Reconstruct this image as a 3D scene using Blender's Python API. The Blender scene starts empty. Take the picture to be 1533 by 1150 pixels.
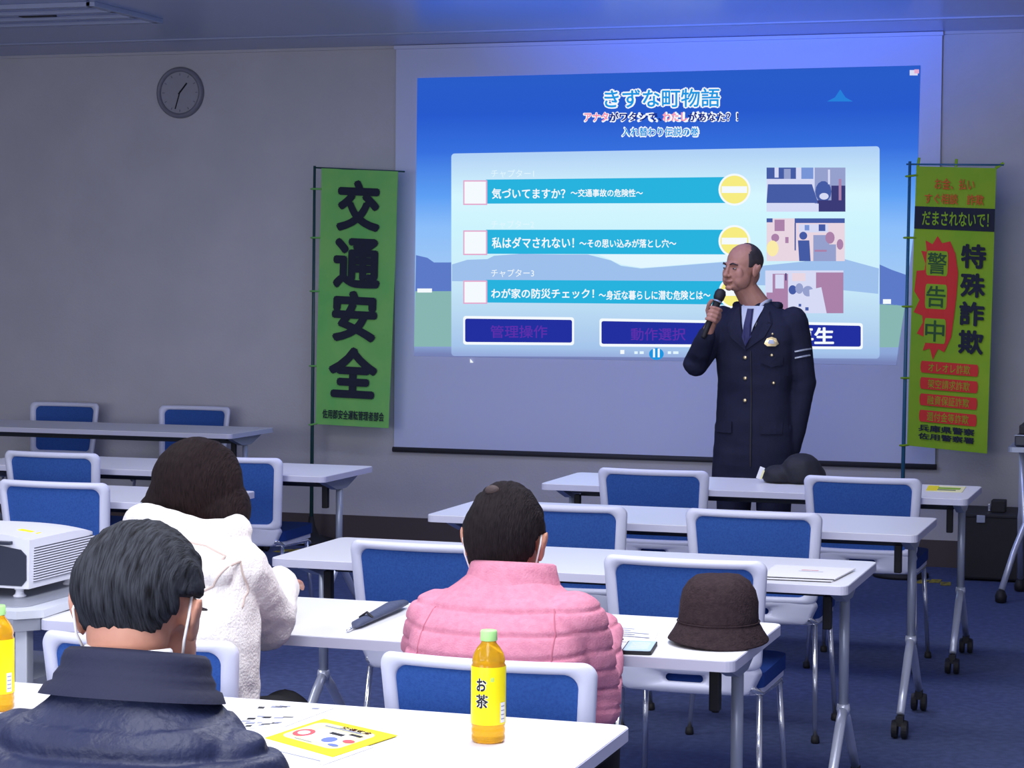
import bpy, bmesh, math, random
from mathutils import Vector, Matrix, Euler, noise
random.seed(7)
R = math.radians
sc = bpy.context.scene
C = sc.collection

# ------------------------------------------------------------------ camera
FPX = 3300.0
FW = Vector((-0.302009, 0.952109, -0.047742)); RT = Vector((0.953056, 0.302696, 0.007701)); UP = Vector((-0.021783, 0.043175, 0.99883))
EYE = Vector((0, 0, 1.594445))
cam = bpy.data.cameras.new('camera'); camo = bpy.data.objects.new('camera', cam); C.objects.link(camo)
camo.matrix_world = Matrix(((RT.x, UP.x, -FW.x, EYE.x), (RT.y, UP.y, -FW.y, EYE.y), (RT.z, UP.z, -FW.z, EYE.z), (0, 0, 0, 1)))
cam.sensor_fit = 'HORIZONTAL'; cam.sensor_width = 36; cam.lens = 36 * FPX / 1533; cam.clip_end = 60
cam.dof.use_dof = False
sc.camera = camo
# ------------------------------------------------------------------ world, lights, exposure
w = bpy.data.worlds.new('world'); sc.world = w; w.use_nodes = True
w.node_tree.nodes['Background'].inputs[0].default_value = (.55, .62, .9, 1)
w.node_tree.nodes['Background'].inputs[1].default_value = .1
sc.view_settings.view_transform = 'Standard'; sc.view_settings.look = 'None'
sc.view_settings.exposure = 0; sc.view_settings.gamma = 1; sc.view_settings.use_curve_mapping = False


def spot(name, loc, to, power, col, size, blend=1):
    l = bpy.data.lights.new(name, 'SPOT'); l.energy = power; l.color = col; l.spot_size = R(size); l.spot_blend = blend; l.shadow_soft_size = .04
    o = bpy.data.objects.new(name, l); C.objects.link(o); o.location = loc
    o.rotation_euler = (Vector(to) - Vector(loc)).to_track_quat('-Z', 'Y').to_euler(); return o


def area(name, loc, sx, sy, power, col=(.93, .95, 1), rot=(0, 0, 0), spread=180):
    l = bpy.data.lights.new(name, 'AREA'); l.shape = 'RECTANGLE'; l.size = sx; l.size_y = sy
    l.energy = power; l.color = col; l.spread = R(spread)
    o = bpy.data.objects.new(name, l); C.objects.link(o); o.location = loc; o.rotation_euler = rot
    return o


# rear ceiling lamps switched on over the audience, the front ones are off for the projection
LC = (.96, .96, 1)
area('ceiling_lamp', (-1.2, 1.6, 2.94), 1.3, 2.6, 105, LC)
area('ceiling_lamp', (-4.6, 1.8, 2.94), 1.3, 2.6, 62, LC)
area('ceiling_lamp', (-1.2, 5.0, 2.94), 1.3, 2.0, 70, LC)
area('ceiling_lamp', (-4.6, 5.6, 2.94), 1.3, 2.0, 60, LC)
area('ceiling_lamp', (-2.6, 9.2, 2.94), 3.2, .5, 32, LC)  # extra fill added towards the front, brightens the screen wall
# blue spot added by the projector, aimed up to tint the ceiling
spot('blue_ceiling_fill', (-3.12, 5.62, .93), (-2.7, 9.2, 2.98), 2600, (.05, .18, 1), 42)
# unseen fill light added behind the camera, brightens walls, ceiling and chair backs
area('rear_fill_light', (-3.2, -3.0, 1.7), 7.5, 1.9, 330, (.93, .95, 1), (R(90), 0, 0))


# ------------------------------------------------------------------ materials
def mat(name, col, rough=.6, metal=0, spec=.5, bump=0, bscale=200, vary=0, vscale=8, col2=None, stretch=None, emit=None, trans=0, alpha=1, ior=1.45, sheen=0, bdist=.002):
    m = bpy.data.materials.new(name); m.use_nodes = True
    nt = m.node_tree; b = nt.nodes['Principled BSDF']
    b.inputs['Base Color'].default_value = (*col, 1); b.inputs['Roughness'].default_value = rough
    b.inputs['Metallic'].default_value = metal; b.inputs['Specular IOR Level'].default_value = spec
    b.inputs['Transmission Weight'].default_value = trans; b.inputs['IOR'].default_value = ior
    if sheen: b.inputs['Sheen Weight'].default_value = sheen
    if alpha < 1: b.inputs['Alpha'].default_value = alpha
    if emit:
        b.inputs['Emission Color'].default_value = (*col, 1); b.inputs['Emission Strength'].default_value = emit
        b.inputs['Base Color'].default_value = (0, 0, 0, 1); b.inputs['Specular IOR Level'].default_value = 0
    tc = mp = None
    if bump or vary:
        tc = nt.nodes.new('ShaderNodeTexCoord'); mp = nt.nodes.new('ShaderNodeMapping')
        nt.links.new(tc.outputs['Object'], mp.inputs[0])
        if stretch: mp.inputs['Scale'].default_value = stretch
    if bump:
        n = nt.nodes.new('ShaderNodeTexNoise'); n.inputs['Scale'].default_value = bscale; n.inputs['Detail'].default_value = 4
        bp = nt.nodes.new('ShaderNodeBump'); bp.inputs['Strength'].default_value = bump; bp.inputs['Distance'].default_value = bdist
        nt.links.new(mp.outputs[0], n.inputs['Vector']); nt.links.new(n.outputs['Fac'], bp.inputs['Height']); nt.links.new(bp.outputs[0], b.inputs['Normal'])
    if vary:
        n = nt.nodes.new('ShaderNodeTexNoise'); n.inputs['Scale'].default_value = vscale; n.inputs['Detail'].default_value = 6
        r = nt.nodes.new('ShaderNodeValToRGB'); r.color_ramp.elements[0].position = .5 - .5 * (1 - vary) * .6 - .08; r.color_ramp.elements[1].position = .62
        r.color_ramp.elements[0].color = (*col, 1); r.color_ramp.elements[1].color = (*(col2 or [c * .7 for c in col]), 1)
        nt.links.new(mp.outputs[0], n.inputs['Vector']); nt.links.new(n.outputs['Fac'], r.inputs[0]); nt.links.new(r.outputs[0], b.inputs['Base Color'])
    return m


M = {}
M['wall'] = mat('wallpaper_grey', (.545, .53, .575), .9, bump=.5, bscale=90, vary=.5, vscale=3, col2=(.50, .49, .535), bdist=.003)
M['ceil'] = mat('ceiling_board', (.32, .38, .60), .26, spec=1.0, ior=1.7, bump=.03, bscale=60)  # base colour tinted blue to strengthen the projection's glow
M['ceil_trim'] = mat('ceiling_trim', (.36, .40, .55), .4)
M['floor'] = mat('blue_carpet', (.098, .125, .26), .95, spec=.15, bump=.8, bscale=260, vary=.6, vscale=30, col2=(.070, .092, .20), bdist=.004)
M['base'] = mat('brown_baseboard', (.075, .055, .06), .6)
M['scr'] = mat('screen_fabric', (.60, .64, .86), .8, spec=.1)
M['scr_dark'] = mat('screen_hem', (.04, .04, .05), .7)
M['top'] = mat('white_laminate', (.86, .86, .90), .35, bump=.03, bscale=40)
M['edge'] = mat('lavender_edge_band', (.62, .62, .76), .45)
M['steel'] = mat('grey_painted_steel', (.36, .40, .50), .4, metal=.3)
M['leg'] = mat('silver_leg_tube', (.62, .66, .78), .32, metal=.45)
M['beam'] = mat('dark_beam', (.035, .04, .055), .6)
M['rub'] = mat('black_rubber', (.012, .012, .015), .6)
M['cf'] = mat('white_chair_plastic', (.72, .74, .90), .4, bump=.05, bscale=60)
M['cm'] = mat('blue_mesh_fabric', (.026, .085, .33), .75, spec=.2, bump=.7, bscale=700, vary=.5, vscale=160, col2=(.038, .115, .40))
M['cs'] = mat('blue_seat_fabric', (.015, .05, .24), .85, spec=.2, bump=.5, bscale=500)
M['chrome'] = mat('chromed_tube', (.75, .77, .82), .2, metal=.9)
M['skin'] = mat('skin', (.56, .29, .20), .5, spec=.35, bump=.15, bscale=150, vary=.4, vscale=20, col2=(.50, .235, .165))
M['skin2'] = mat('tanned_skin', (.50, .26, .19), .5, spec=.35, bump=.15, bscale=150, vary=.4, vscale=20, col2=(.42, .20, .15))
M['hair_grey'] = mat('grey_black_hair', (.007, .007, .009), .75, spec=.12, bump=1, bscale=60, vary=.6, vscale=30, col2=(.040, .044, .055), stretch=(11, 1.2, 1.0), bdist=.002)
M['hair_black'] = mat('black_hair', (.008, .006, .008), .75, spec=.12, bump=1, bscale=60, vary=.6, vscale=45, col2=(.020, .015, .017), stretch=(9, 1.5, 1.2), bdist=.004)
M['hair_brown'] = mat('dark_brown_hair', (.010, .006, .007), .75, spec=.12, bump=1, bscale=50, vary=.7, vscale=40, col2=(.020, .012, .013), stretch=(8, 1.5, 1.2), bdist=.005)
M['hair_short'] = mat('cropped_hair', (.02, .018, .022), .7, bump=.6, bscale=400, vary=.5, vscale=30, col2=(.05, .04, .045))
M['navy'] = mat('navy_quilted_nylon', (.012, .016, .050), .5, spec=.4, bump=.5, bscale=35, vary=.5, vscale=12, col2=(.016, .022, .062), bdist=.01)
M['navy_rib'] = mat('navy_collar_cloth', (.009, .011, .036), .8, bump=.4, bscale=120)
M['uniform'] = mat('dark_navy_wool', (.012, .014, .035), .85, spec=.25, bump=.3, bscale=300, vary=.4, vscale=10, col2=(.018, .02, .045))
M['pink'] = mat('pink_quilted_cloth', (.60, .215, .31), .75, spec=.2, bump=.6, bscale=260, vary=.5, vscale=60, col2=(.68, .27, .37), bdist=.003)
M['pink_dk'] = mat('pink_seam', (.50, .15, .22), .8)
M['white'] = mat('white_boa_fleece', (.86, .83, .80), .95, spec=.1, bump=.8, bscale=160, bdist=.004)
M['coat_seam'] = mat('beige_coat_trim', (.58, .47, .42), .8)
M['trous'] = mat('black_trousers', (.015, .015, .02), .85)
M['shoe'] = mat('black_shoe', (.01, .01, .012), .4)
M['shirt'] = mat('pale_shirt', (.55, .60, .72), .8)
M['tie'] = mat('navy_tie', (.020, .022, .095), .6)
M['gold'] = mat('brass_button', (.75, .60, .32), .3, metal=.8)
M['silver'] = mat('silver_stripe', (.42, .46, .54), .4, metal=.3)
M['mask'] = mat('white_mask_cloth', (.85, .86, .88), .8)
M['eye'] = mat('eye_white', (.35, .30, .28), .3)
M['dark'] = mat('soft_black', (.015, .015, .02), .6)
M['hat'] = mat('dark_brown_felt', (.030, .020, .024), .95, spec=.1, bump=.8, bscale=220, vary=.5, vscale=90, col2=(.048, .032, .036), bdist=.004)
M['tea'] = mat('amber_tea_bottle', (1.0, .55, .02), .12, trans=.55, ior=1.33, vary=0)
M['label'] = mat('yellow_label', (.95, .80, .0), .4)
M['cap'] = mat('lime_cap', (.45, .85, .30), .45)
M['ink'] = mat('black_ink', (.012, .012, .015), .7)
M['white_ink'] = mat('white_ink', (.9, .9, .9), .7)
M['paper'] = mat('white_paper', (.86, .86, .88), .8)
M['yellow'] = mat('yellow_print', (.92, .76, .01), .7)
M['pyel'] = mat('pale_yellow_print', (.93, .88, .45), .7)
M['redp'] = mat('red_print', (.75, .10, .12), .7)
M['bluep'] = mat('blue_print', (.14, .20, .55), .7)
M['greyp'] = mat('grey_print', (.30, .32, .42), .7)
M['proj'] = mat('white_projector_shell', (.74, .75, .84), .4)
M['projd'] = mat('dark_projector_panel', (.02, .025, .05), .35)
M['stand'] = mat('grey_stand_paint', (.30, .32, .38), .4)
M['standl'] = mat('light_stand_paint', (.62, .65, .72), .45)
M['ban1'] = mat('green_banner_cloth', (.15, .52, .13), .85, bump=.3, bscale=300, vary=.6, vscale=5, col2=(.22, .56, .14))
M['ban2'] = mat('yellow_green_banner_cloth', (.22, .44, .02), .85, bump=.3, bscale=300, vary=.6, vscale=5, col2=(.28, .46, .02))
M['ban_dk'] = mat('black_banner_print', (.012, .016, .035), .8)
M['ban_red'] = mat('red_banner_print', (.70, .035, .03), .8)
M['ban_or'] = mat('orange_banner_print', (.62, .13, .02), .8)
M['ban_bg'] = mat('dark_green_banner_print', (.03, .10, .03), .8)
M['pole'] = mat('dark_green_pole', (.02, .07, .07), .4)
M['poleb'] = mat('blue_pole', (.03, .14, .24), .4)
M['phone'] = mat('pale_blue_phone_case', (.50, .66, .78), .3)
M['bag'] = mat('black_bag_cloth', (.012, .012, .02), .7, bump=.5, bscale=60)
M['ytape'] = mat('yellow_floor_tape', (.55, .42, .02), .8, vary=.8, vscale=25, col2=(.10, .09, .03))
M['strap'] = mat('slate_umbrella_cloth', (.06, .075, .14), .6, bump=.6, bscale=80)
M['clock'] = mat('clock_rim', (.20, .20, .25), .4)
M['crown'] = mat('thin_hair_crown', (.055, .036, .036), .7, bump=.6, bscale=300)
M['lips'] = mat('lip_skin', (.36, .14, .12), .5)
M['clockf'] = mat('clock_face', (.34, .34, .39), .5)


# ------------------------------------------------------------------ helpers
def link(name, me, m=None, parent=None):
    o = bpy.data.objects.new(name, me); C.objects.link(o)
    if m is not None: me.materials.append(M[m] if isinstance(m, str) else m)
    if parent: o.parent = parent
    return o


def thing(name, label, cat, loc=(0, 0, 0), rz=0, group=None):
    o = bpy.data.objects.new(name, None); C.objects.link(o); o.location = loc; o.rotation_euler = (0, 0, rz)
    o['label'] = label; o['category'] = cat
    if group: o['group'] = group
    o.empty_display_size = .1
    return o


def tag(o, label, cat, group=None):
    o['label'] = label; o['category'] = cat
    if group: o['group'] = group
    return o


def done(bm, name, m, parent=None, smooth=False, bevel=0):
    if bevel:
        bmesh.ops.bevel(bm, geom=[e for e in bm.edges if len(e.link_faces) == 2 and e.calc_face_angle(0) > .6], offset=bevel, segments=2, affect='EDGES', profile=.6)
    bmesh.ops.recalc_face_normals(bm, faces=bm.faces)
    me = bpy.data.meshes.new(name); bm.to_mesh(me); bm.free()
    if smooth:
        for p in me.polygons: p.use_smooth = True
    return link(name, me, m, parent)


def box(bm, c, s, rot=None):
    mt = Matrix.Translation(c) @ (rot.to_4x4() if rot else Matrix()) @ Matrix.Diagonal((*s, 1))
    return bmesh.ops.create_cube(bm, size=1, matrix=mt)['verts']


def tube(bm, pts, r, seg=10, flat=1.0, closed=False):
    pts = [Vector(p) for p in pts]; rings = []; n = len(pts)
    rs = r if isinstance(r, (list, tuple)) else [r] * n
    prev = None
    for i, p in enumerate(pts):
        if closed: d = pts[(i + 1) % n] - pts[i - 1]
        else: d = pts[min(i + 1, n - 1)] - pts[max(i - 1, 0)]
        d.normalize()
        if prev is None:
            a = Vector((0, 0, 1)) if abs(d.z) < .9 else Vector((1, 0, 0)); a = (a - d * a.dot(d)).normalized()
        else: a = (prev - d * prev.dot(d)).normalized()
        prev = a; b = d.cross(a)
        rings.append([bm.verts.new(p + a * math.cos(t) * rs[i] + b * math.sin(t) * rs[i] * flat) for t in [2 * math.pi * k / seg for k in range(seg)]])
    for i in range(n if closed else n - 1):
        A, B = rings[i], rings[(i + 1) % n]
        for k in range(seg): bm.faces.new((A[k], A[(k + 1) % seg], B[(k + 1) % seg], B[k]))
    if not closed:
        bm.faces.new(rings[0][::-1]); bm.faces.new(rings[-1])


def lathe(bm, prof, seg=32, c=(0, 0, 0), close=True):
    c = Vector(c); rings = []
    for r, z in prof:
        rings.append([bm.verts.new(c + Vector((r * math.cos(t), r * math.sin(t), z))) for t in [2 * math.pi * k / seg for k in range(seg)]])
    for A, B in zip(rings, rings[1:]):
        for k in range(seg): bm.faces.new((A[k], A[(k + 1) % seg], B[(k + 1) % seg], B[k]))
    if close:
        bm.faces.new(rings[0][::-1]); bm.faces.new(rings[-1])


def prism(bm, poly, fn0, fn1):
    a = [bm.verts.new(fn0(*p)) for p in poly]; b = [bm.verts.new(fn1(*p)) for p in poly]; n = len(poly)
    bm.faces.new(a); bm.faces.new(b[::-1])
    for k in range(n): bm.faces.new((a[k], b[k], b[(k + 1) % n], a[(k + 1) % n]))


def rrect(w, h, r, n=6, cx=0, cy=0):
    out = []
    for sx, sy, a0 in ((1, 1, 0), (-1, 1, 90), (-1, -1, 180), (1, -1, 270)):
        for k in range(n + 1):
            a = R(a0 + 90 * k / n); out.append((cx + sx * (w / 2 - r) + r * math.cos(a), cy + sy * (h / 2 - r) + r * math.sin(a)))
    return out


def copy_tree(o, parent=None):
    c = o.copy(); C.objects.link(c); c.parent = parent
    for ch in list(o.children): copy_tree(ch, c)
    return c


def on_plane(px, py, Y):            # a point of the real plane y = Y, from its place in the photograph
    d = FW * FPX + RT * (px - 766.5) - UP * (py - 575); return EYE + d * (Y / d.y)


def text_mesh(s, bold=0.0):
    cu = bpy.data.curves.new('writing', 'FONT'); cu.body = s; cu.resolution_u = 3
    o = bpy.data.objects.new('writing', cu); C.objects.link(o)
    me = bpy.data.meshes.new_from_object(o.evaluated_get(bpy.context.evaluated_depsgraph_get()))
    bpy.data.objects.remove(o)
    vs = [v.co.copy() for v in me.vertices]; fs = [tuple(p.vertices) for p in me.polygons]
    if not vs: return [], []
    V = []; Fc = []
    offs = [(0, 0)] + ([(bold * math.cos(t), bold * math.sin(t)) for t in [math.pi * k / 4 for k in range(8)]] if bold else [])
    for k, (dx, dy) in enumerate(offs):
        b0 = len(V); V += [Vector((v.x + dx, v.y + dy, .0004 * k)) for v in vs]; Fc += [tuple(i + b0 for i in f) for f in fs]
    x0 = min(v.x for v in V); x1 = max(v.x for v in V); y0 = min(v.y for v in V); y1 = max(v.y for v in V)
    for v in V: v.x = (v.x - x0) / (x1 - x0); v.y = (v.y - y0) / (y1 - y0)
    return V, Fc


def write(name, s, m, fn, parent, bold=0.0, lines=None):
    """lay text, normalised to the unit square, through fn(u, v, lift)"""
    V, Fc = text_mesh(s, bold)
    me = bpy.data.meshes.new(name); me.from_pydata([fn(v.x, v.y, v.z) for v in V], [], Fc)
    return link(name, me, m, parent)


from mathutils.bvhtree import BVHTree
def B(yaw=0, pitch=0, roll=0):      # x right, y forward, z up; pitch > 0 bows the head
    return (Matrix.Rotation(R(yaw), 3, 'Z') @ Matrix.Rotation(R(-pitch), 3, 'X') @ Matrix.Rotation(R(roll), 3, 'Y'))
def ell(bm, c, r, M_=None, sub=3):
    mt = Matrix.Translation(Vector(c)) @ (M_.to_4x4() if M_ else Matrix()) @ Matrix.Diagonal((*r, 1))
    bmesh.ops.create_icosphere(bm, subdivisions=sub, radius=1, matrix=mt)
def chain(bm, pts, rs, flat=1.0):
    tube(bm, pts, rs, 16, flat)
    for p, r in zip(pts, rs): ell(bm, p, (r, r, r) if flat == 1 else (r * flat, r * flat, r), sub=2)
def loft(bm, secs, seg=36, e=2.4):
    rings = []
    for c, rx, ry, M_ in secs:
        q = []
        for k in range(seg):
            a = 2 * math.pi * k / seg; ca, sa = math.cos(a), math.sin(a)
            v = Vector((rx * math.copysign(abs(ca) ** (2 / e), ca), ry * math.copysign(abs(sa) ** (2 / e), sa), 0))
            q.append(bm.verts.new(Vector(c) + (M_ @ v if M_ else v)))
        rings.append(q)
    for A, D in zip(rings, rings[1:]):
        for k in range(seg): bm.faces.new((A[k], A[(k + 1) % seg], D[(k + 1) % seg], D[k]))
    bm.faces.new(rings[0][::-1]); bm.faces.new(rings[-1])
def fuse(bm, name, m, parent, vox=.006, sm=4, fn=None):
    bmesh.ops.recalc_face_normals(bm, faces=bm.faces)
    me = bpy.data.meshes.new('raw'); bm.to_mesh(me); bm.free()
    o = bpy.data.objects.new('raw', me); C.objects.link(o)
    r = o.modifiers.new('r', 'REMESH'); r.mode = 'VOXEL'; r.voxel_size = vox; r.use_smooth_shade = True
    if sm: s = o.modifiers.new('s', 'SMOOTH'); s.iterations = sm; s.factor = .5
    res = bpy.data.meshes.new_from_object(o.evaluated_get(bpy.context.evaluated_depsgraph_get())); res.name = name
    bpy.data.objects.remove(o)
    if fn:
        ns = [v.normal.copy() for v in res.vertices]
        for v, n_ in zip(res.vertices, ns): v.co = fn(v.co.copy(), n_)
        res.update()
    for p in res.polygons: p.use_smooth = True
    return link(name, res, m, parent)


# ------------------------------------------------------------------ the room
WY = 12.4393
def slab(name, c, s, m, kind='structure', parent=None):
    bm = bmesh.new(); box(bm, c, s); o = done(bm, name, m, parent)
    if kind and not parent: o['kind'] = kind
    return o
slab('floor', (-3.4, 4.7, -.05), (10.4, 15.6, .1), 'floor')
slab('ceiling', (-3.4, 4.7, 3.03), (10.4, 15.6, .1), 'ceil')
slab('wall_front', (-3.4, WY + .05, 1.49), (10.4, .1, 2.98), 'wall')
slab('wall_left', (-8.65, 4.7, 1.49), (.1, 15.6, 2.98), 'wall')
slab('wall_right', (1.85, 4.7, 1.49), (.1, 15.6, 2.98), 'wall')
slab('wall_back', (-3.4, -3.15, 1.49), (10.4, .1, 2.98), 'wall')
slab('baseboard_front', (-3.4, WY - .008, .075), (10.3, .016, .15), 'base')
slab('baseboard_left', (-8.592, 4.7, .075), (.016, 15.4, .15), 'base')
slab('baseboard_right', (1.792, 4.7, .075), (.016, 15.4, .15), 'base')
slab('trim_1', (-3.4, WY - .01, 2.972), (10.3, .02, .016), 'wall')
slab('trim_2', (-3.4, 11.78, 2.976), (10.3, .035, .008), 'ceil_trim')

# ceiling air grille at the top left
t = thing('ceiling_vent', 'pale ceiling air grille with two dark slots, top left corner', 'vent', (-6.1, 10.45, 2.98))
bm = bmesh.new()
for cy in (-.36, -.12, .12, .36): box(bm, (0, cy, -.012), (1.3, .05, .024))
for cx in (-.65, .65): box(bm, (cx, 0, -.012), (.05, .77, .024))
done(bm, 'frame', 'ceil_trim', t, bevel=.003)
for cx, cy in ((.12, .0), (-.28, -.0)):
    bm = bmesh.new(); box(bm, (cx, cy + .02, -.010), (.2, .05, .012)); done(bm, 'slot', 'dark', t)
bm = bmesh.new(); box(bm, (0, 0, -.004), (1.28, .75, .006)); done(bm, 'backing', 'ceil', t)

# projection screen with the slide on it
t = thing('projection_screen', 'large wall projection screen showing a blue slide menu', 'screen', (-3.068, WY - .03, .562))
sy = WY - .034
def swall(x, z, y=0): return Vector((x, z, 0))
bm = bmesh.new(); box(bm, (0, .008, 1.21), (3.224, .008, 2.42)); o = done(bm, 'fabric', 'scr', t)
bm = bmesh.new(); tube(bm, [(-1.62, .006, 0), (1.62, .006, 0)], .016, 12); done(bm, 'bottom_bar', 'scr_dark', t, smooth=True)
bm = bmesh.new(); box(bm, (0, -.002, 2.405), (3.24, .03, .022)); done(bm, 'roller_case', 'scr', t, bevel=.004)


def emis(name, col):
    lin = [((c / 255 + .055) / 1.055) ** 2.4 if c > 10 else c / 255 / 12.92 for c in col]
    return mat(name, lin, emit=1.0)
S0 = Vector((-3.068, WY - .03, .562))
def sp(px, py, k=1):            # slide point in screen-local space, k = layer
    p = on_plane(px, py, WY - .03) - S0; return Vector((p.x, -.002 - .0008 * k, p.z))
def spoly(name, pts, m, k, parent=None):
    me = bpy.data.meshes.new(name); me.from_pydata([sp(x, y, k) for x, y in pts], [], [tuple(range(len(pts)))]); return link(name, me, m, parent or slide)
def sbox(name, x0, y0, x1, y1, m, k, sl=0, sr=0, r=0):
    # left edge x0 (y0..y1), right edge lowered by sl (top) and sr (bottom)
    if not r: return spoly(name, [(x0, y0), (x1, y0 + sl), (x1, y1 + sr), (x0, y1)], m, k)
    pts = []
    for x, y in rrect(x1 - x0, y1 - y0, r, 4, (x0 + x1) / 2, (y0 + y1) / 2):
        f = (x - x0) / (x1 - x0); g = (y - y0) / (y1 - y0); pts.append((x, y + f * (sl * (1 - g) + sr * g)))
    return spoly(name, pts, m, k)
def stext(name, s, x0, y0, x1, y1, m, k, bold=0, dy=0):
    return write(name, s, m, lambda u, v, l: sp(x0 + (x1 - x0) * u, y1 + (y0 - y1) * v + dy * u, k) + Vector((0, -l * .3, 0)), slide, bold)


# projected picture: a sky gradient with hills and a field
gm = bpy.data.materials.new('projected_sky'); gm.use_nodes = True; nt = gm.node_tree; nt.nodes.clear()
tcn = nt.nodes.new('ShaderNodeTexCoord'); sx = nt.nodes.new('ShaderNodeSeparateXYZ'); mr = nt.nodes.new('ShaderNodeMapRange')
mr.inputs['From Min'].default_value = .58; mr.inputs['From Max'].default_value = 2.25
cr = nt.nodes.new('ShaderNodeValToRGB'); em = nt.nodes.new('ShaderNodeEmission'); out = nt.nodes.new('ShaderNodeOutputMaterial')
nt.links.new(tcn.outputs['Object'], sx.inputs[0]); nt.links.new(sx.outputs['Z'], mr.inputs['Value']); nt.links.new(mr.outputs[0], cr.inputs[0])
nt.links.new(cr.outputs[0], em.inputs[0]); nt.links.new(em.outputs[0], out.inputs[0])
def lin(c): return tuple(((x / 255 + .055) / 1.055) ** 2.4 if x > 10 else x / 3294.6 for x in c)
els = cr.color_ramp.elements
els[0].position = 0; els[0].color = (*lin((118, 130, 182)), 1)
els[1].position = 1; els[1].color = (*lin((42, 92, 200)), 1)
for p_, c_ in ((.03, (140, 165, 215)), (.30, (160, 200, 245)), (.45, (140, 190, 250)), (.56, (95, 160, 245)), (.72, (55, 112, 222)), (.85, (40, 90, 205))):
    e = els.new(p_); e.color = (*lin(c_), 1)
slide = spoly('projected_slide', [(625, 117), (1378, 98), (1372, 320), (1342, 545), (1342, 547), (620, 533)], gm, 0, t)
E_hill = emis('slide_hill', (92, 122, 200)); E_hill2 = emis('slide_far_hill', (112, 128, 200)); E_field = emis('slide_field', (136, 182, 178)); E_white = emis('slide_white', (244, 250, 255))
E_cyan = emis('slide_cyan', (40, 178, 222)); E_btn = emis('slide_button', (34, 48, 160)); E_yel = emis('slide_yellow', (246, 236, 130)); E_pink = emis('slide_pink', (228, 170, 205))
E_title = emis('slide_title_blue', (30, 150, 225)); E_tpink = emis('slide_title_pink', (245, 150, 180)); E_tnavy = emis('slide_title_navy', (20, 40, 130))
E_btxt = emis('slide_button_writing', (92, 48, 170)); E_ph = [emis('slide_photo_tone', c) for c in ((70, 92, 165), (150, 160, 205), (214, 218, 245), (60, 60, 120), (170, 130, 170), (232, 214, 226), (120, 150, 215), (250, 235, 170))]
spoly('hills', [(623, 382), (640, 386), (650, 393), (672, 393), (690, 392), (690, 436), (622, 436)], E_hill, 1)
spoly('hills', [(1310, 393), (1335, 404), (1358, 412), (1355, 458), (1308, 455)], E_hill, 1)
spoly('field', [(622, 436), (690, 436), (690, 519), (620, 519)], E_field, 1)
spoly('field', [(1305, 452), (1355, 458), (1345, 520), (1305, 520)], E_field, 1)
sbox('farm_buildings', 625, 432, 647, 438, E_white, 2); sbox('farm_buildings', 1322, 448, 1334, 455, E_white, 2)
# pale menu panel (gradient)
pm = gm.copy(); pm.name = 'projected_panel'; e2 = pm.node_tree.nodes['Color Ramp'].color_ramp.elements
for e, c in zip(e2, ((150, 172, 220), (165, 196, 235), (206, 238, 252), (205, 244, 254), (214, 246, 255), (176, 208, 246), (160, 192, 242), (160, 192, 242))): e.color = (*lin(c), 1)
panel = sbox('menu_panel', 676, 230, 1317, 533, pm, 3, -11, 4, r=5)
E_ph1 = emis('slide_panel_hill', (158, 192, 236)); E_pw = emis('slide_panel_cloud', (226, 246, 255))
spoly('panel_hills', [(677, 396), (700, 389), (730, 388), (740, 383), (780, 380), (840, 381), (880, 381), (915, 390), (930, 398), (960, 402), (1000, 399), (1050, 395), (1088, 392), (1140, 398), (1200, 392), (1250, 384), (1316, 402), (1315, 440), (1200, 428), (677, 421)], E_ph1, 4)
spoly('panel_cloud', [(895, 381), (1090, 381), (1090, 391), (1050, 394), (1000, 398), (960, 401), (930, 396), (912, 388)], E_pw, 5)
for k, (y0, y1, a, b) in enumerate(((269, 305, -4, -1), (344, 380, 0, 1), (419, 453, 2, 3))):
    sbox('menu_bar', 728, y0, 1100, y1, E_cyan, 5, a, b)
    sbox('menu_box_border', 694, y0 + 1, 730, y1 + 2, E_pink, 6)
    sbox('menu_box', 696, y0 + 3, 728, y1 - 0, E_white, 7)
    cy = (284, 361, 438)[k]
    spoly('menu_disc_rim', [(1100 + 24 * math.cos(a_), cy + 24 * math.sin(a_)) for a_ in [2 * math.pi * i / 32 for i in range(32)]], E_white, 7)
    spoly('menu_disc', [(1100 + 21 * math.cos(a_), cy + 21 * math.sin(a_)) for a_ in [2 * math.pi * i / 32 for i in range(32)]], E_yel, 8)
    sbox('menu_disc_band', 1081, cy - 5, 1119, cy + 5, E_white, 9)
stext('slide_writing', '気づいてますか？', 737, 282, 847, 298, E_white, 8, .02); stext('slide_writing', '～交通事故の危険性～', 855, 283, 963, 295, E_white, 8, .02)
stext('slide_writing', '私はダマされない！', 737, 355, 860, 372, E_white, 8, .02); stext('slide_writing', '～その思い込みが落とし穴～', 868, 358, 1013, 371, E_white, 8, .02)
stext('slide_writing', 'わが家の防災チェック！', 736, 432, 890, 447, E_white, 8, .02); stext('slide_writing', '～身近な暮らしに潜む危険とは～', 897, 435, 1064, 449, E_white, 8, .02, dy=0)
for y in (254, 330, 403): stext('slide_writing', 'チャプター' + str(1 + (y > 300) + (y > 400)), 736, y, 800, y + 12, E_pw if y < 400 else E_white, 8, 0)
for x0, x1, sh in ((697, 857, 2), (901, 1062, 3), (1130, 1289, 3)):
    sbox('menu_button_rim', x0 - 3, 473 + (x0 - 697) * .018, x1 + 3, 516 + (x0 - 697) * .014, E_white, 7, sh, 1, r=4)
    sbox('menu_button', x0, 477 + (x0 - 697) * .018, x1, 512 + (x0 - 697) * .014, E_btn, 8, sh, 1, r=3)
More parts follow.
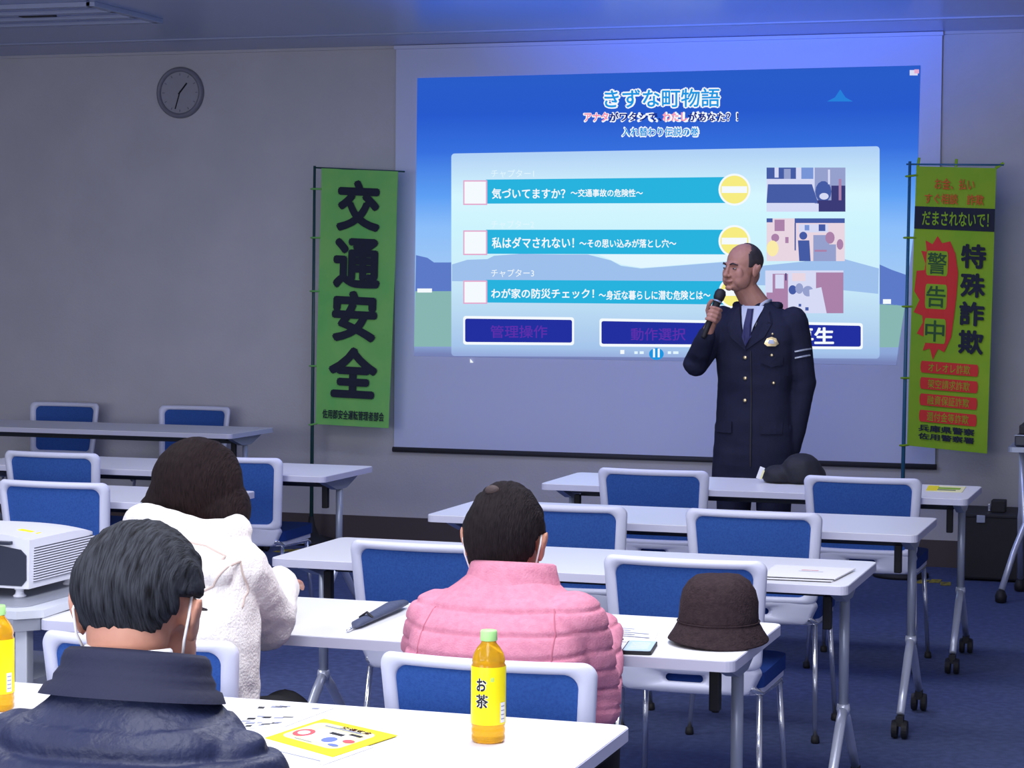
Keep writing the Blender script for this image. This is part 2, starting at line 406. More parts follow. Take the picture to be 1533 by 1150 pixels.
stext('slide_writing', '管理操作', 735, 487, 820, 506, E_btxt, 9, .01); stext('slide_writing', '動作選択', 945, 491, 1027, 510, E_btxt, 9, .01); stext('slide_writing', '再生', 1188, 490, 1249, 516, E_white, 9, .03)
for nm_, mm_, kk_, bb_ in (('title_outline', E_white, 2, .10), ('title', E_title, 3, .015)):
    q = 0 if kk_ == 3 else 2
    stext(nm_, 'きずな町物語', 905 - q, 134 - q, 1078 + q, 162 + q, mm_, kk_, bb_, dy=-2)
stext('subtitle_outline', 'アナタがワタシで、わたしがあなた？！', 873, 167, 1106, 184, E_white, 2, .10, dy=-1)
x0 = 875
for s_, wd, mm_ in (('アナタ', 36, E_tpink), ('がワタシで、', 79, E_tnavy), ('わたし', 37, E_tpink), ('があなた？！', 76, E_tnavy)):
    stext('subtitle', s_, x0, 168.5, x0 + wd, 182, mm_, 4, .03, dy=-.5); x0 += wd + 1
stext('subtitle_outline', '入れ替わり伝説の巻', 930, 189, 1048, 206, E_white, 2, .09); stext('subtitle', '入れ替わり伝説の巻', 932, 191, 1046, 204, E_title, 4, .02)
spoly('slide_fountain', [(1238, 152), (1250, 146), (1258, 134), (1266, 146), (1277, 152)], emis('slide_fountain_blue', (38, 128, 220)), 2)
sbox('slide_corner_icon', 1362, 105, 1374, 113, E_ph[2], 2); sbox('slide_writing', 1369, 104, 1376, 110, E_pink, 3)
# three small pictures at the right of the menu
def photo(x0, y0, x1, y1, base, bits):
    sbox('slide_photo', x0, y0, x1, y1, base, 6)
    for i, b in enumerate(bits):
        m_ = E_ph[b[0]]
        if len(b) == 5: sbox('slide_photo_patch', b[1], b[2], b[3], b[4], m_, 7 + .25 * i)
        else: spoly('slide_photo_patch', b[1], m_, 7 + .25 * i)
def disc(cx, cy, rx, ry, n=14): return [(cx + rx * math.cos(2 * math.pi * k / n), cy + ry * math.sin(2 * math.pi * k / n)) for k in range(n)]
photo(1148, 251, 1266, 317, E_ph[2], [(0, 1148, 251, 1192, 268), (2, 1160, 251, 1166, 266), (1, 1174, 253, 1184, 268), (6, 1200, 251, 1218, 268), (1, 1220, 251, 1266, 317), (3, 1245, 278, 1266, 317), (0, disc(1233, 287, 12, 16)), (3, 1224, 300, 1252, 317), (0, [(1150, 276), (1216, 276), (1225, 304), (1148, 304)]), (2, [(1148, 305), (1226, 305), (1226, 317), (1148, 317)]), (2, disc(1234, 294, 7, 5)), (4, 1256, 268, 1260, 300), (2, 1240, 254, 1243, 276), (2, [(1150, 270), (1216, 270), (1218, 275), (1150, 275)])])
photo(1148, 327, 1265, 391, E_ph[5], [(0, 1148, 327, 1157, 333), (0, 1190, 327, 1265, 334), (2, 1196, 336, 1240, 348), (6, 1205, 337, 1212, 345), (0, 1226, 336, 1236, 346), (4, 1160, 329, 1175, 346), (4, disc(1161, 356, 6, 6)), (7, disc(1157, 372, 9, 12)), (4, 1176, 355, 1181, 364), (0, disc(1203, 353, 6, 6)), (0, [(1195, 360), (1212, 360), (1214, 391), (1197, 391)]), (1, 1218, 352, 1242, 391), (4, disc(1243, 356, 7, 9)), (1, 1236, 366, 1252, 391), (4, 1220, 374, 1238, 377), (4, disc(1258, 366, 5, 8)), (0, 1190, 334, 1192, 375)])
photo(1146, 405, 1263, 469, E_ph[2], [(4, 1157, 410, 1180, 440), (2, 1161, 411, 1174, 432), (5, 1186, 409, 1206, 421), (4, 1222, 408, 1263, 469), (4, 1148, 438, 1180, 469), (0, disc(1187, 434, 6, 7)), (1, disc(1197, 432, 6, 8)), (2, disc(1212, 423, 6, 9)), (1, disc(1210, 436, 8, 8)), (2, [(1212, 434), (1230, 430), (1238, 469), (1214, 469)]), (2, [(1184, 447), (1214, 447), (1222, 469), (1184, 469)]), (0, 1196, 455, 1200, 459), (0, 1206, 460, 1211, 465), (3, 1176, 409, 1178, 420)])
# player bar and pointer
spoly('pause_button', disc(983, 530, 11, 9, 20), E_title, 4); sbox('pause_mark', 978, 522, 981, 535, E_white, 5); sbox('pause_mark', 985, 522, 988, 535, E_white, 5)
sbox('player_mark', 929, 524, 935, 530, E_white, 4)
for a, b in ((950, 955), (958, 964), (1000, 1005), (1008, 1016)): sbox('player_mark', a, 526, b, 530, E_pw, 4)
spoly('mouse_pointer', [(704, 537), (709, 543), (704, 543)], E_white, 1)

# wall clock
t = thing('wall_clock', 'round grey wall clock on the grey wall', 'clock', (-6.108, WY, 2.727))
bm = bmesh.new()
seg = 48; prof = [(.128, 0), (.158, 0), (.158, .02), (.150, .034), (.136, .034), (.128, .022)]
lathe(bm, prof + [prof[0]], seg, close=False)
bmesh.ops.rotate(bm, verts=bm.verts, matrix=Matrix.Rotation(R(90), 3, 'X')); done(bm, 'rim', 'clock', t, smooth=True)
bm = bmesh.new(); lathe(bm, [(.13, .004), (.13, .016)], 40); bmesh.ops.rotate(bm, verts=bm.verts, matrix=Matrix.Rotation(R(90), 3, 'X')); done(bm, 'face', 'clockf', t)
for nm, a, L, wd in (('hour_hand', 40, .075, .010), ('minute_hand', 197, .105, .007)):
    bm = bmesh.new(); d = Vector((math.sin(R(a)), 0, math.cos(R(a)))); tube(bm, [Vector((0, -.020, 0)) - d * .012, Vector((0, -.020, 0)) + d * L], wd / 2, 6); done(bm, nm, 'dark', t)
for k in range(12):
    a = math.pi * k / 6; bm = bmesh.new(); box(bm, (.112 * math.sin(a), -.0175, .112 * math.cos(a)), (.005, .003, .014), Matrix.Rotation(a, 3, 'Y')); done(bm, 'hour_mark', 'clock', t)


# ------------------------------------------------------------------ tables
def make_table(label):
    t = thing('folding_table', label, 'table', group='white folding tables in rows')
    hw, dp = .9, .6
    poly = rrect(1.8, .6, .028, 5, 0, .3)
    bm = bmesh.new(); prism(bm, poly, lambda x, y: Vector((x, y, .694)), lambda x, y: Vector((x, y, .7185)))
    done(bm, 'edge_band', 'edge', t)
    poly2 = rrect(1.797, .597, .027, 5, 0, .3)
    bm = bmesh.new(); prism(bm, poly2, lambda x, y: Vector((x, y, .7165)), lambda x, y: Vector((x, y, .7203)))
    done(bm, 'tabletop', 'top', t)
    bm = bmesh.new(); box(bm, (0, .34, .665), (1.62, .05, .045)); box(bm, (0, .16, .682), (1.6, .03, .02)); done(bm, 'cross_beam', 'beam', t, bevel=.004)
    for s in (-1, 1):
        x = s * (hw - .055)
        bm = bmesh.new()
        prism(bm, [(.08, .693), (.52, .693), (.46, .672), (.36, .640), (.25, .640), (.14, .672)], lambda y, z: Vector((x - .016, y, z)), lambda y, z: Vector((x + .016, y, z)))
        done(bm, 'bracket', 'steel', t, bevel=.003)
        bm = bmesh.new(); box(bm, (x - s * .042, .25, .605), (.026, .03, .10)); done(bm, 'lock_lever', 'rub', t, bevel=.004)
        bm = bmesh.new(); tube(bm, [(x, .31, .65), (x, .31, .30)], .0155, 12, flat=1.0); o = done(bm, 'post', 'steel', t, smooth=True)
        bm = bmesh.new(); lathe(bm, [(.019, -.014), (.021, 0), (.019, .016)], 14, (x, .31, .305)); done(bm, 'post_collar', 'leg', t, smooth=True)
        for q in (-1, 1):
            bm = bmesh.new(); tube(bm, [(x, .31, .31), (x, .31 + q * .06, .262), (x, .31 + q * .17, .16), (x, .31 + q * .25, .085)], [.015, .016, .015, .014], 12)
            L = done(bm, 'leg', 'leg', t, smooth=True)
            bm = bmesh.new()
            for dx in (-.017, .017):
                b2 = bmesh.new(); lathe(b2, [(.012, -.010), (.030, -.010), (.033, 0), (.030, .010), (.012, .010)], 20)
                bmesh.ops.rotate(b2, verts=b2.verts, matrix=Matrix.Rotation(R(90), 3, 'Y')); bmesh.ops.translate(b2, verts=b2.verts, vec=(x + dx, .31 + q * .265, .034))
                me = bpy.data.meshes.new('w'); b2.to_mesh(me); b2.free(); bm.from_mesh(me)
            box(bm, (x, .31 + q * .262, .062), (.026, .036, .034)); done(bm, 'caster', 'rub', L, smooth=False)
    return t
proto = make_table('x')
# (right end x, front y, label)
TB = [(-1.068, 3.560, 'white folding table nearest the camera, with tea bottles and yellow leaflet on it'),
      (-1.028, 4.941, 'white folding table with the brown hat and the phone on it'),
      (-.979, 6.278, 'white folding table with two blue chairs, directly beyond the table with the hat'),
      (-.953, 7.639, 'white folding table second from the presenter, third row beyond the near bottles'),
      (-.922, 8.989, 'white folding table directly in front of the presenter, black bag on it'),
      (-3.692, 8.93, 'white folding table at the left, its right end beside the green flag pole'),
      (-3.700, 7.63, 'white folding table at the left, passing behind the woman in the white coat')]
first = True
for x, y, lb in TB:
    o = proto if first else copy_tree(proto); first = False
    o['label'] = lb; o.location = (x - .9, y, 0)
o = copy_tree(proto); o['label'] = 'grey-looking long table at the far left before the wall clock wall'; o.location = (-5.17 - .9, 11.15, 0)


# ------------------------------------------------------------------ chairs
def loop(hw0, hw1, z0, z1, r, n=10):   # rounded trapezoid: half widths at bottom / top
    out = []
    for sx, sz, a0 in ((1, 1, 0), (-1, 1, 90), (-1, -1, 180), (1, -1, 270)):
        hw = hw1 if sz > 0 else hw0; zc = (z1 - r) if sz > 0 else (z0 + r)
        for k in range(n + 1):
            a = R(a0 + 90 * k / n); out.append((sx * (hw - r) + r * math.cos(a), zc + r * math.sin(a)))
    # resample the long sides
    res = []
    for i in range(len(out)):
        a, b = out[i], out[(i + 1) % len(out)]; d = math.hypot(a[0] - b[0], a[1] - b[1]); m_ = 8 if d > .06 else 1
        for k in range(m_): res.append((a[0] + (b[0] - a[0]) * k / m_, a[1] + (b[1] - a[1]) * k / m_))
    return res
def bend(x, z, off=0):
    t_ = (z - .41) / .39
    y = -.215 + .045 * math.sin(math.pi * min(1, t_)) * -.35 - .055 * t_ * t_ + .62 * x * x
    return Vector((x, y + off, z))
def ringpart(bm, outer, inner, th):
    cols = []
    for (ox, oz), (ix, iz) in zip(outer, inner):
        q = []
        for f, o_ in ((0, 0), (.12, -.5), (.5, -.62), (.88, -.5), (1, 0), (.88, .5), (.5, .62), (.12, .5)):
            q.append(bm.verts.new(bend(ox + (ix - ox) * f, oz + (iz - oz) * f, o_ * th)))
        cols.append(q)
    n = len(cols)
    for i in range(n):
        A, B = cols[i], cols[(i + 1) % n]
        for k in range(8): bm.faces.new((A[k], A[(k + 1) % 8], B[(k + 1) % 8], B[k]))
def make_chair():
    t = thing('meeting_chair', 'x', 'chair', group='blue and white meeting chairs')
    bm = bmesh.new()
    ringpart(bm, loop(.222, .240, .478, .802, .030), loop(.186, .200, .505, .775, .030), .024)
    ringpart(bm, loop(.205, .2215, .405, .50, .03), loop(.055, .055, .440, .462, .0105), .022)
    done(bm, 'back_frame', 'cf', t, smooth=True)
    bm = bmesh.new(); nx, nz = 14, 12; g = []
    for j in range(nz + 1):
        z = .495 + .290 * j / nz; hw = .192 + .014 * j / nz; g.append([[bm.verts.new(bend(-hw + 2 * hw * i / nx, z, o_)) for i in range(nx + 1)] for o_ in (-.003, .003)])
    for j in range(nz):
        for i in range(nx):
            for s in (0, 1): bm.faces.new((g[j][s][i], g[j][s][i + 1], g[j + 1][s][i + 1], g[j + 1][s][i]))
    done(bm, 'back_mesh', 'cm', t, smooth=True)
    bm = bmesh.new(); prism(bm, rrect(.44, .43, .06, 6, 0, .02), lambda x, y: Vector((x, y, .425)), lambda x, y: Vector((x, y, .468))); done(bm, 'seat', 'cs', t, bevel=.012)
    bm = bmesh.new(); prism(bm, rrect(.43, .42, .06, 6, 0, .02), lambda x, y: Vector((x, y, .405)), lambda x, y: Vector((x, y, .426))); done(bm, 'seat_shell', 'cf', t, bevel=.004)
    for s in (-1, 1):
        bm = bmesh.new(); tube(bm, [(s * .19, -.20, .43), (s * .205, -.14, .405), (s * .205, .15, .395), (s * .20, .2, .38)], .011, 8); done(bm, 'side_rail', 'chrome', t, smooth=True)
        for q in (-1, 1):
            bm = bmesh.new(); tube(bm, [(s * .205, q * .15, .40), (s * .222, q * .21, .018)], .009, 10); L = done(bm, 'leg', 'chrome', t, smooth=True)
            bm = bmesh.new(); lathe(bm, [(.013, 0), (.016, .006), (.013, .026)], 12, (s * .222, q * .211, 0)); done(bm, 'foot_cap', 'rub', L, smooth=True)
    return t
ch = make_chair(); first = True
CH = [(-1.435, 4.60, 0, 'blue chair with the pink-jacketed person in it, behind the tea bottle'),
      (-2.245, 4.60, 0, 'white framed blue chair under the woman in the white coat'),
      (-1.50, 2.72, 0, 'white framed blue chair under the man in the navy jacket'),
      (-1.424, 6.37, 0, 'blue chair directly behind the brown hat'),
      (-2.24, 6.44, 0, 'blue chair just left of the pink person, at the table beyond'),
      (-1.496, 7.72, 0, 'blue chair above the brown hat, one row beyond the chair behind the hat'),
      (-2.175, 7.68, 0, 'blue chair whose back shows just right of the pink person\'s head'),
      (-2.22, 9.20, 0, 'blue chair in the front row left of the presenter'),
      (-1.34, 9.18, 0, 'blue chair in the front row right of the presenter, by the yellow flyer'),
      (-4.957, 9.03, 0, 'blue chair at the left edge, the farther of the two stacked one above the other'),
      (-4.115, 9.10, .04, 'blue chair with its full back showing just right of the woman\'s head'),
      (-4.245, 7.78, 0, 'blue chair at the left edge above the projector'),
      (-5.91, 11.99, math.pi, 'blue chair facing the camera behind the far left table, beside the woman\'s head'),
      (-6.80, 11.99, math.pi, 'blue chair facing the camera behind the far left table, at the photo\'s left edge')]
for x, y, rz, lb in CH:
    o = ch if first else copy_tree(ch); first = False
    o['label'] = lb; o.location = (x, y, 0); o.rotation_euler = (0, 0, rz)


# ------------------------------------------------------------------ banners
def banner(label, Y, bl, br, tl, tr, clothm, polem, poletop, polebot, pole_m, loops, toprod):
    """cloth corners are given in the photograph and stand on the real plane y = Y"""
    base = on_plane(*polebot, Y); top = on_plane(*poletop, Y)
    d = (top - base).normalized(); foot = base - d * (base.z / d.z)
    t = thing('banner_stand', label, 'banner', (foot.x, Y, 0))
    O = Vector((foot.x, Y, 0))
    bm = bmesh.new(); a = foot - O; b = top - O + d * .03
    tube(bm, [a + d * .05, a + d * 1.1, b], [.012, .010, .008], 12); P = done(bm, 'pole', polem, t, smooth=True)
    bm = bmesh.new(); lathe(bm, [(.15, 0), (.15, .02), (.05, .05), (.025, .10), (.015, .16)], 24); done(bm, 'base', 'rub', t, smooth=True)
    TL, TR, BL, BR = [on_plane(*p, Y) - O for p in (tl, tr, bl, br)]
    def at(u, v, off=0):     # u across, v down
        a_ = TL.lerp(TR, u); b_ = BL.lerp(BR, u); p = a_.lerp(b_, v)
        return p + Vector((0, -.006 - off + .004 * math.sin(u * 5 + v * 7) + .002 * math.sin(v * 15 + u * 3), 0))
    bm = bmesh.new(); n, m_ = 16, 44
    for s in (0, .003):
        g = [[bm.verts.new(at(i / n, j / m_, s)) for i in range(n + 1)] for j in range(m_ + 1)]
        for j in range(m_):
            for i in range(n): bm.faces.new((g[j][i], g[j][i + 1], g[j + 1][i + 1], g[j + 1][i]))
    done(bm, 'cloth', clothm, t, smooth=True)
    bm = bmesh.new(); r0 = on_plane(*toprod[0], Y) - O; r1 = on_plane(*toprod[1], Y) - O
    tube(bm, [r0, r1], .005, 8); done(bm, 'top_rod', polem, t, smooth=True)
    for px, py, qx, qy in loops:
        bm = bmesh.new(); p = on_plane(px, py, Y) - O; q = on_plane(qx, qy, Y) - O
        tube(bm, [p + Vector((-.012, 0, 0)), p + Vector((0, -.014, 0)), q], .006, 8, flat=2.2); done(bm, 'loop', clothm, t)
    return t, at
t1, at1 = banner('green vertical banner with four large black characters, left of the screen', 12.2,
                 (473, 635), (583, 641), (482, 252), (597, 257), 'ban1', 'pole', (471, 256), (467, 690), 'pole',
                 [(470, 283, 482, 283), (470, 356, 480, 356), (469, 436, 479, 436), (468, 548, 476, 548), (467, 636, 475, 634)], ((470, 251), (606, 257)))
def wr(t_, at_, s, u0, v0, u1, v1, m, bold=.02):
    return write('writing', s, m, lambda u, v, l: at_(u0 + (u1 - u0) * u, v1 + (v0 - v1) * v, .016 + l * .2), t_, bold)
for ch_, v0, v1, u0, u1 in (('交', .040, .240, .22, .80), ('通', .265, .462, .20, .82), ('安', .470, .670, .20, .80), ('全', .690, .890, .17, .83)):
    wr(t1, at1, ch_, u0, v0, u1, v1, 'ban_dk', .042)
wr(t1, at1, '佐用郡安全運転管理者部会', .10, .938, .94, .975, 'ban_dk', .02)
t2, at2 = banner('yellow-green vertical banner with red burst and black fraud warning, right of the screen', 11.95,
                 (1358, 667), (1478, 679), (1372, 249), (1492, 252), 'ban2', 'poleb', (1362, 250), (1352, 698), 'pole',
                 [(1361, 264, 1374, 262), (1358, 356, 1371, 356), (1356, 459, 1366, 459), (1354, 566, 1364, 566), (1352, 667, 1360, 666)], ((1357, 246), (1503, 247)))
for px, py, qx, qy in ((1374, 250, 1376, 236), (1431, 250, 1432, 238), (1490, 252, 1503, 244)):
    O = t2.location; bm = bmesh.new(); tube(bm, [on_plane(px, py, 11.95) - O, on_plane(qx, qy, 11.95) - O], .008, 6, flat=.5); done(bm, 'loop', 'ban2', t2)
def patch(t_, at_, name, pts, m, off=.010):
    me = bpy.data.meshes.new(name); me.from_pydata([at_(u, v, off) for u, v in pts], [], [tuple(range(len(pts)))]); return link(name, me, m, t_)
wr(t2, at2, 'お金、払い', .24, .040, .74, .080, 'ban_or', .02); wr(t2, at2, 'すぐ相談　詐欺', .12, .094, .86, .132, 'ban_or', .02)
patch(t2, at2, 'black_band', [(0, .142), (.25, .142), (.5, .142), (.75, .142), (1, .142), (1, .222), (.75, .222), (.5, .222), (.25, .222), (0, .222)], 'ban_dk')
wr(t2, at2, 'だまされないで！', .10, .158, .93, .208, 'ban2', .015)
for s_, v0 in zip('特殊詐欺', (.268, .370, .470, .570)): wr(t2, at2, s_, .60, v0, .91, v0 + .086, 'ban_dk', .035)
star = [(.27, .245), (.33, .27), (.43, .262), (.42, .30), (.50, .305), (.43, .345), (.42, .368), (.54, .372), (.48, .41), (.45, .43), (.53, .447), (.46, .47), (.51, .515), (.44, .53), (.42, .56), (.48, .60), (.38, .605), (.40, .655), (.32, .645), (.26, .685), (.22, .645), (.13, .655), (.18, .61), (.05, .595), (.12, .555), (.11, .53), (.0, .52), (.07, .475), (.0, .445), (.08, .425), (.08, .41), (.02, .372), (.12, .368), (.13, .345), (.07, .30), (.14, .302), (.12, .262), (.21, .275)]
bm = bmesh.new(); vs = [bm.verts.new(at2(.03 + u * 1.0, v, .010)) for u, v in star]; f = bm.faces.new(vs); bmesh.ops.triangulate(bm, faces=[f]); done(bm, 'red_burst', 'ban_red', t2)
for s_, v0 in zip('警告中', (.300, .418, .540)):
    patch(t2, at2, 'burst_square', rrect(.27, .088, .02, 3, .305, v0 + .042), 'ban2', .013)
    wr(t2, at2, s_, .185, v0 + .004, .425, v0 + .080, 'ban_bg', .01)
for k, s_ in enumerate(('オレオレ詐欺', '架空請求詐欺', '融資保証詐欺', '還付金等詐欺')):
    v = .712 + .0585 * k
    patch(t2, at2, 'red_pill', [(.5 + .40 * (1 if c > 0 else -1) * 0 + x, v + y) for x, y, c in [(a, b, a) for a, b in rrect(.72, .042, .02, 5)]], 'ban_red')
    wr(t2, at2, s_, .24, v - .016, .76, v + .016, 'ban_or' if k == 9 else 'ban2', .0)
wr(t2, at2, '兵庫県警察', .14, .918, .84, .943, 'ban_dk', .03); wr(t2, at2, '佐用警察署', .14, .948, .84, .971, 'ban_dk', .03)

# ------------------------------------------------------------------ projector on its stand
t = thing('projector_stand', 'grey projector stand at the left edge, behind the tea bottle', 'stand', (-3.25, 5.15, 0))
bm = bmesh.new(); prism(bm, [(-.44, -.24), (.38, -.24), (.43, -.19), (.39, .40), (-.44, .40)], lambda x, y: Vector((x, y, .722)), lambda x, y: Vector((x, y, .742))); done(bm, 'top_rim', 'standl', t, bevel=.006)
bm = bmesh.new(); prism(bm, [(-.44, -.24), (.37, -.24), (.42, -.19), (.38, .39), (-.44, .39)], lambda x, y: Vector((x, y, .69)), lambda x, y: Vector((x, y, .7225))); done(bm, 'top_frame', 'stand', t, bevel=.004)
bm = bmesh.new(); prism(bm, rrect(.78, .54, .05, 4, -.02, .08), lambda x, y: Vector((x, y, .742)), lambda x, y: Vector((x, y, .745))); done(bm, 'top_mat', 'stand', t)
for sx_, sy_ in ((.365, -.175), (-.40, -.19), (.36, .34), (-.40, .34)):
    bm = bmesh.new(); box(bm, (sx_, sy_, .375), (.035, .035, .63)); L = done(bm, 'leg', 'standl', t, bevel=.004)
    bm = bmesh.new(); lathe(bm, [(.016, .0), (.027, .008), (.03, .03), (.022, .056), (.01, .06)], 14, (sx_, sy_, 0)); done(bm, 'caster', 'rub', L, smooth=True)
bm = bmesh.new(); prism(bm, rrect(.72, .46, .02, 3, -.02, .08), lambda x, y: Vector((x, y, .52)), lambda x, y: Vector((x, y, .54))); done(bm, 'lower_shelf', 'standl', t)
bm = bmesh.new(); tube(bm, [(-.41, -.2, .12), (.36, -.2, .12)], .012, 8); tube(bm, [(-.41, .35, .12), (.36, .35, .12)], .012, 8); done(bm, 'cross_bar', 'stand', t, smooth=True)
t = thing('projector', 'white projector with slatted side vents and dark rear panel, left edge', 'projector', (-3.150, 5.09, .745))
W_, D_, z0, z1 = .43, .38, .027, .172
def pz(x, y): return z1 - .016 * (abs(x) / .215) ** 3 - .012 * max(0, (y - .22) / .12) ** 2
bm = bmesh.new(); n = 20; g = []
for j in range(n + 1):
    y = D_ * j / n; g.append([bm.verts.new((W_ * (i / n - .5) * (1 - .10 * max(0, (j / n - .82) / .18) ** 2), y, pz(W_ * (i / n - .5), y))) for i in range(n + 1)])
for j in range(n):
    for i in range(n): bm.faces.new((g[j][i], g[j][i + 1], g[j + 1][i + 1], g[j + 1][i]))
ring = [g[0][i] for i in range(n + 1)] + [g[j][n] for j in range(1, n + 1)] + [g[n][i] for i in range(n - 1, -1, -1)] + [g[j][0] for j in range(n - 1, 0, -1)]
low = [bm.verts.new((v.co.x * .985, v.co.y, z0)) for v in ring]
for i in range(len(ring)): bm.faces.new((ring[i], ring[(i + 1) % len(ring)], low[(i + 1) % len(ring)], low[i]))
bm.faces.new(low); done(bm, 'shell', 'proj', t)
bm = bmesh.new(); poly = [(-.205, .034), (.192, .034), (.206, .05), (.206, .115), (.19, .130), (.10, .143), (-.1, .143), (-.205, .130)]
prism(bm, poly, lambda x, z: Vector((x, -.004, z)), lambda x, z: Vector((x, .01, z))); done(bm, 'rear_panel', 'projd', t, bevel=.002)
bm = bmesh.new(); box(bm, (.130, -.006, .147), (.07, .02, .009)); done(bm, 'latch', 'projd', t, bevel=.002)
bm = bmesh.new(); lathe(bm, [(.016, 0), (.024, .01), (.024, .03), (.016, .04)], 18); bmesh.ops.rotate(bm, verts=bm.verts, matrix=Matrix.Rotation(R(90), 3, 'X')); bmesh.ops.translate(bm, verts=bm.verts, vec=(.085, 0, .055)); done(bm, 'knob', 'proj', t, smooth=True)
bm = bmesh.new(); box(bm, (.2110, .185, .0885), (.008, .32, .090)); done(bm, 'vent_recess', 'projd', t)
for k in range(13):
    bm = bmesh.new(); box(bm, (.2140, .185, .0475 + .0068 * k), (.008, .325, .0034)); done(bm, 'slat', 'proj', t)
bm = bmesh.new(); box(bm, (.155, .105, .1655), (.060, .026, .0012), Matrix.Rotation(R(8), 3, 'Y')); o = done(bm, 'yellow_sticker', 'yellow', t)
for sx_, sy_ in ((.165, .035), (-.17, .04), (.17, .29), (-.17, .29)):
    bm = bmesh.new(); lathe(bm, [(.016, 0), (.018, .004), (.012, .008), (.010, .018), (.014, .020), (.014, .030)], 16, (sx_, sy_, 0)); done(bm, 'foot', 'proj', t, smooth=True)
bm = bmesh.new(); tube(bm, [(-3.60, 4.80, .006), (-3.58, 4.82, .5), (-3.4, 4.84, .70), (-3.1, 4.85, .665), (-2.90, 4.855, .645), (-2.87, 4.86, .5), (-2.88, 4.86, .006)], .0035, 8)
tag(done(bm, 'power_cable', 'rub', smooth=True), 'thin dark cable hanging from the projector beside the stand', 'cable')


# ------------------------------------------------------------------ bottles
def bottle(label, loc, rz, front=True):
    t = thing('tea_bottle', label, 'bottle', loc, rz, 'bottles of green tea')
    prof = [(.020, .0), (.029, .001), (.0325, .006), (.0325, .012), (.0315, .016), (.0325, .020), (.0325, .026), (.0315, .030), (.0325, .034), (.0325, .145), (.0310, .150), (.0322, .154), (.0312, .160), (.029, .168), (.023, .178), (.0150, .187), (.0135, .192), (.0135, .198)]
    bm = bmesh.new(); lathe(bm, prof, 40)
    for v in bm.verts:
        if .150 < v.co.z < .186:
            a = math.atan2(v.co.y, v.co.x); k = 1 - .035 * (1 + math.cos(a * 10)) / 2; v.co.x *= k; v.co.y *= k
        if v.co.z < .033 and v.co.z > .002:
            a = math.atan2(v.co.y, v.co.x); k = 1 - .02 * (1 + math.cos(a * 8)) / 2; v.co.x *= k; v.co.y *= k
    done(bm, 'bottle_body', 'tea', t, smooth=True)
    bm = bmesh.new(); lathe(bm, [(.0327, .036), (.0331, .037), (.0331, .144), (.0327, .145)], 40, close=False); done(bm, 'label_wrap', 'label', t, smooth=True)
    bm = bmesh.new()
    lathe(bm, [(.0150, .192), (.0158, .193), (.0158, .209), (.0148, .2115), (.006, .212)], 40)
    for v in bm.verts:
        if .193 < v.co.z < .2085:
            a = math.atan2(v.co.y, v.co.x); k = 1 + .03 * math.cos(a * 20); v.co.x *= k; v.co.y *= k
    done(bm, 'cap', 'cap', t, smooth=True)
    def cyl(a0, a1, zb, zt, r=.0334):
        return lambda u, v, l: Vector(((r + l * .05) * math.cos(a0 + (a1 - a0) * u), (r + l * .05) * math.sin(a0 + (a1 - a0) * u), zb + (zt - zb) * v))
    a = R(-90)
    for r_, m_, b_, e in ((.0334, 'white_ink', .075, .03), (.0337, 'ink', .03, 0)):
        write('writing', 'お', m_, cyl(a - .72 - e, a - .12 + e, .100, .125, r_), t, b_)
        write('writing', '茶', m_, cyl(a - .75 - e, a - .02 + e, .068, .095, r_), t, b_)
    write('writing', '緑', 'cap', cyl(a + .12, a + .32, .118, .127), t, .01)
    bm = bmesh.new(); n = 8; vs = [[bm.verts.new(cyl(a + .75, a + 1.15, .040, .078, .0335)(i / n, j, 0)) for i in range(n + 1)] for j in (0, 1)]
    for i in range(n): bm.faces.new((vs[0][i], vs[0][i + 1], vs[1][i + 1], vs[1][i]))
    done(bm, 'nutrition_panel', 'paper', t)
    for k in range(4):
        bm = bmesh.new(); z = .046 + .008 * k; vs = [[bm.verts.new(cyl(a + .8, a + 1.1, z, z + .002, .0337)(i / 4, j, 0)) for i in range(5)] for j in (0, 1)]
        for i in range(4): bm.faces.new((vs[0][i], vs[0][i + 1], vs[1][i + 1], vs[1][i]))
        done(bm, 'small_print', 'greyp', t)
    return t
TZ = .7205
bottle('yellow tea bottle with lime cap, in front of the pink jacket', (-1.287, 3.925, TZ), R(18))
bottle('yellow tea bottle cut by the photo\'s left edge, left of the navy man', (-2.31, 3.88, TZ), R(18))


# ------------------------------------------------------------------ papers and small things
def sheet(name, label, cat, pts, m, z=TZ + .0003, th=.0012, group=None):
    c = Vector((sum(p[0] for p in pts) / len(pts), sum(p[1] for p in pts) / len(pts), z))
    t = thing(name, label, cat, c, 0, group)
    bm = bmesh.new(); q = [(x - c.x, y - c.y) for x, y in pts]
    prism(bm, q, lambda x, y: Vector((x, y, 0)), lambda x, y: Vector((x, y, th))); done(bm, 'sheet', m, t)
    def at(u, v, off=0):   # bilinear, pts = near-left, far-left, far-right, near-right ; v=0 far
        a_ = Vector(q[1]).lerp(Vector(q[2]), u); b_ = Vector(q[0]).lerp(Vector(q[3]), u); p = a_.lerp(b_, v); return Vector((p.x, p.y, th + .0002 + off))
    return t, at
def pp(t_, at_, name, pts, m, k=1):
    me = bpy.data.meshes.new(name); me.from_pydata([at_(u, v, .0002 * k) for u, v in pts], [], [tuple(range(len(pts)))]); return link(name, me, m, t_)
def rc(u0, v0, u1, v1): return [(u0, v0), (u1, v0), (u1, v1), (u0, v1)]
t, at = sheet('leaflet', 'white leaflet partly under the yellow leaflet on the near table', 'paper', [(-1.685, 3.725), (-1.70, 3.86), (-1.47, 3.80), (-1.50, 3.63)], 'paper')
pp(t, at, 'line_of_print', rc(.05, .90, .9, .93), 'greyp')
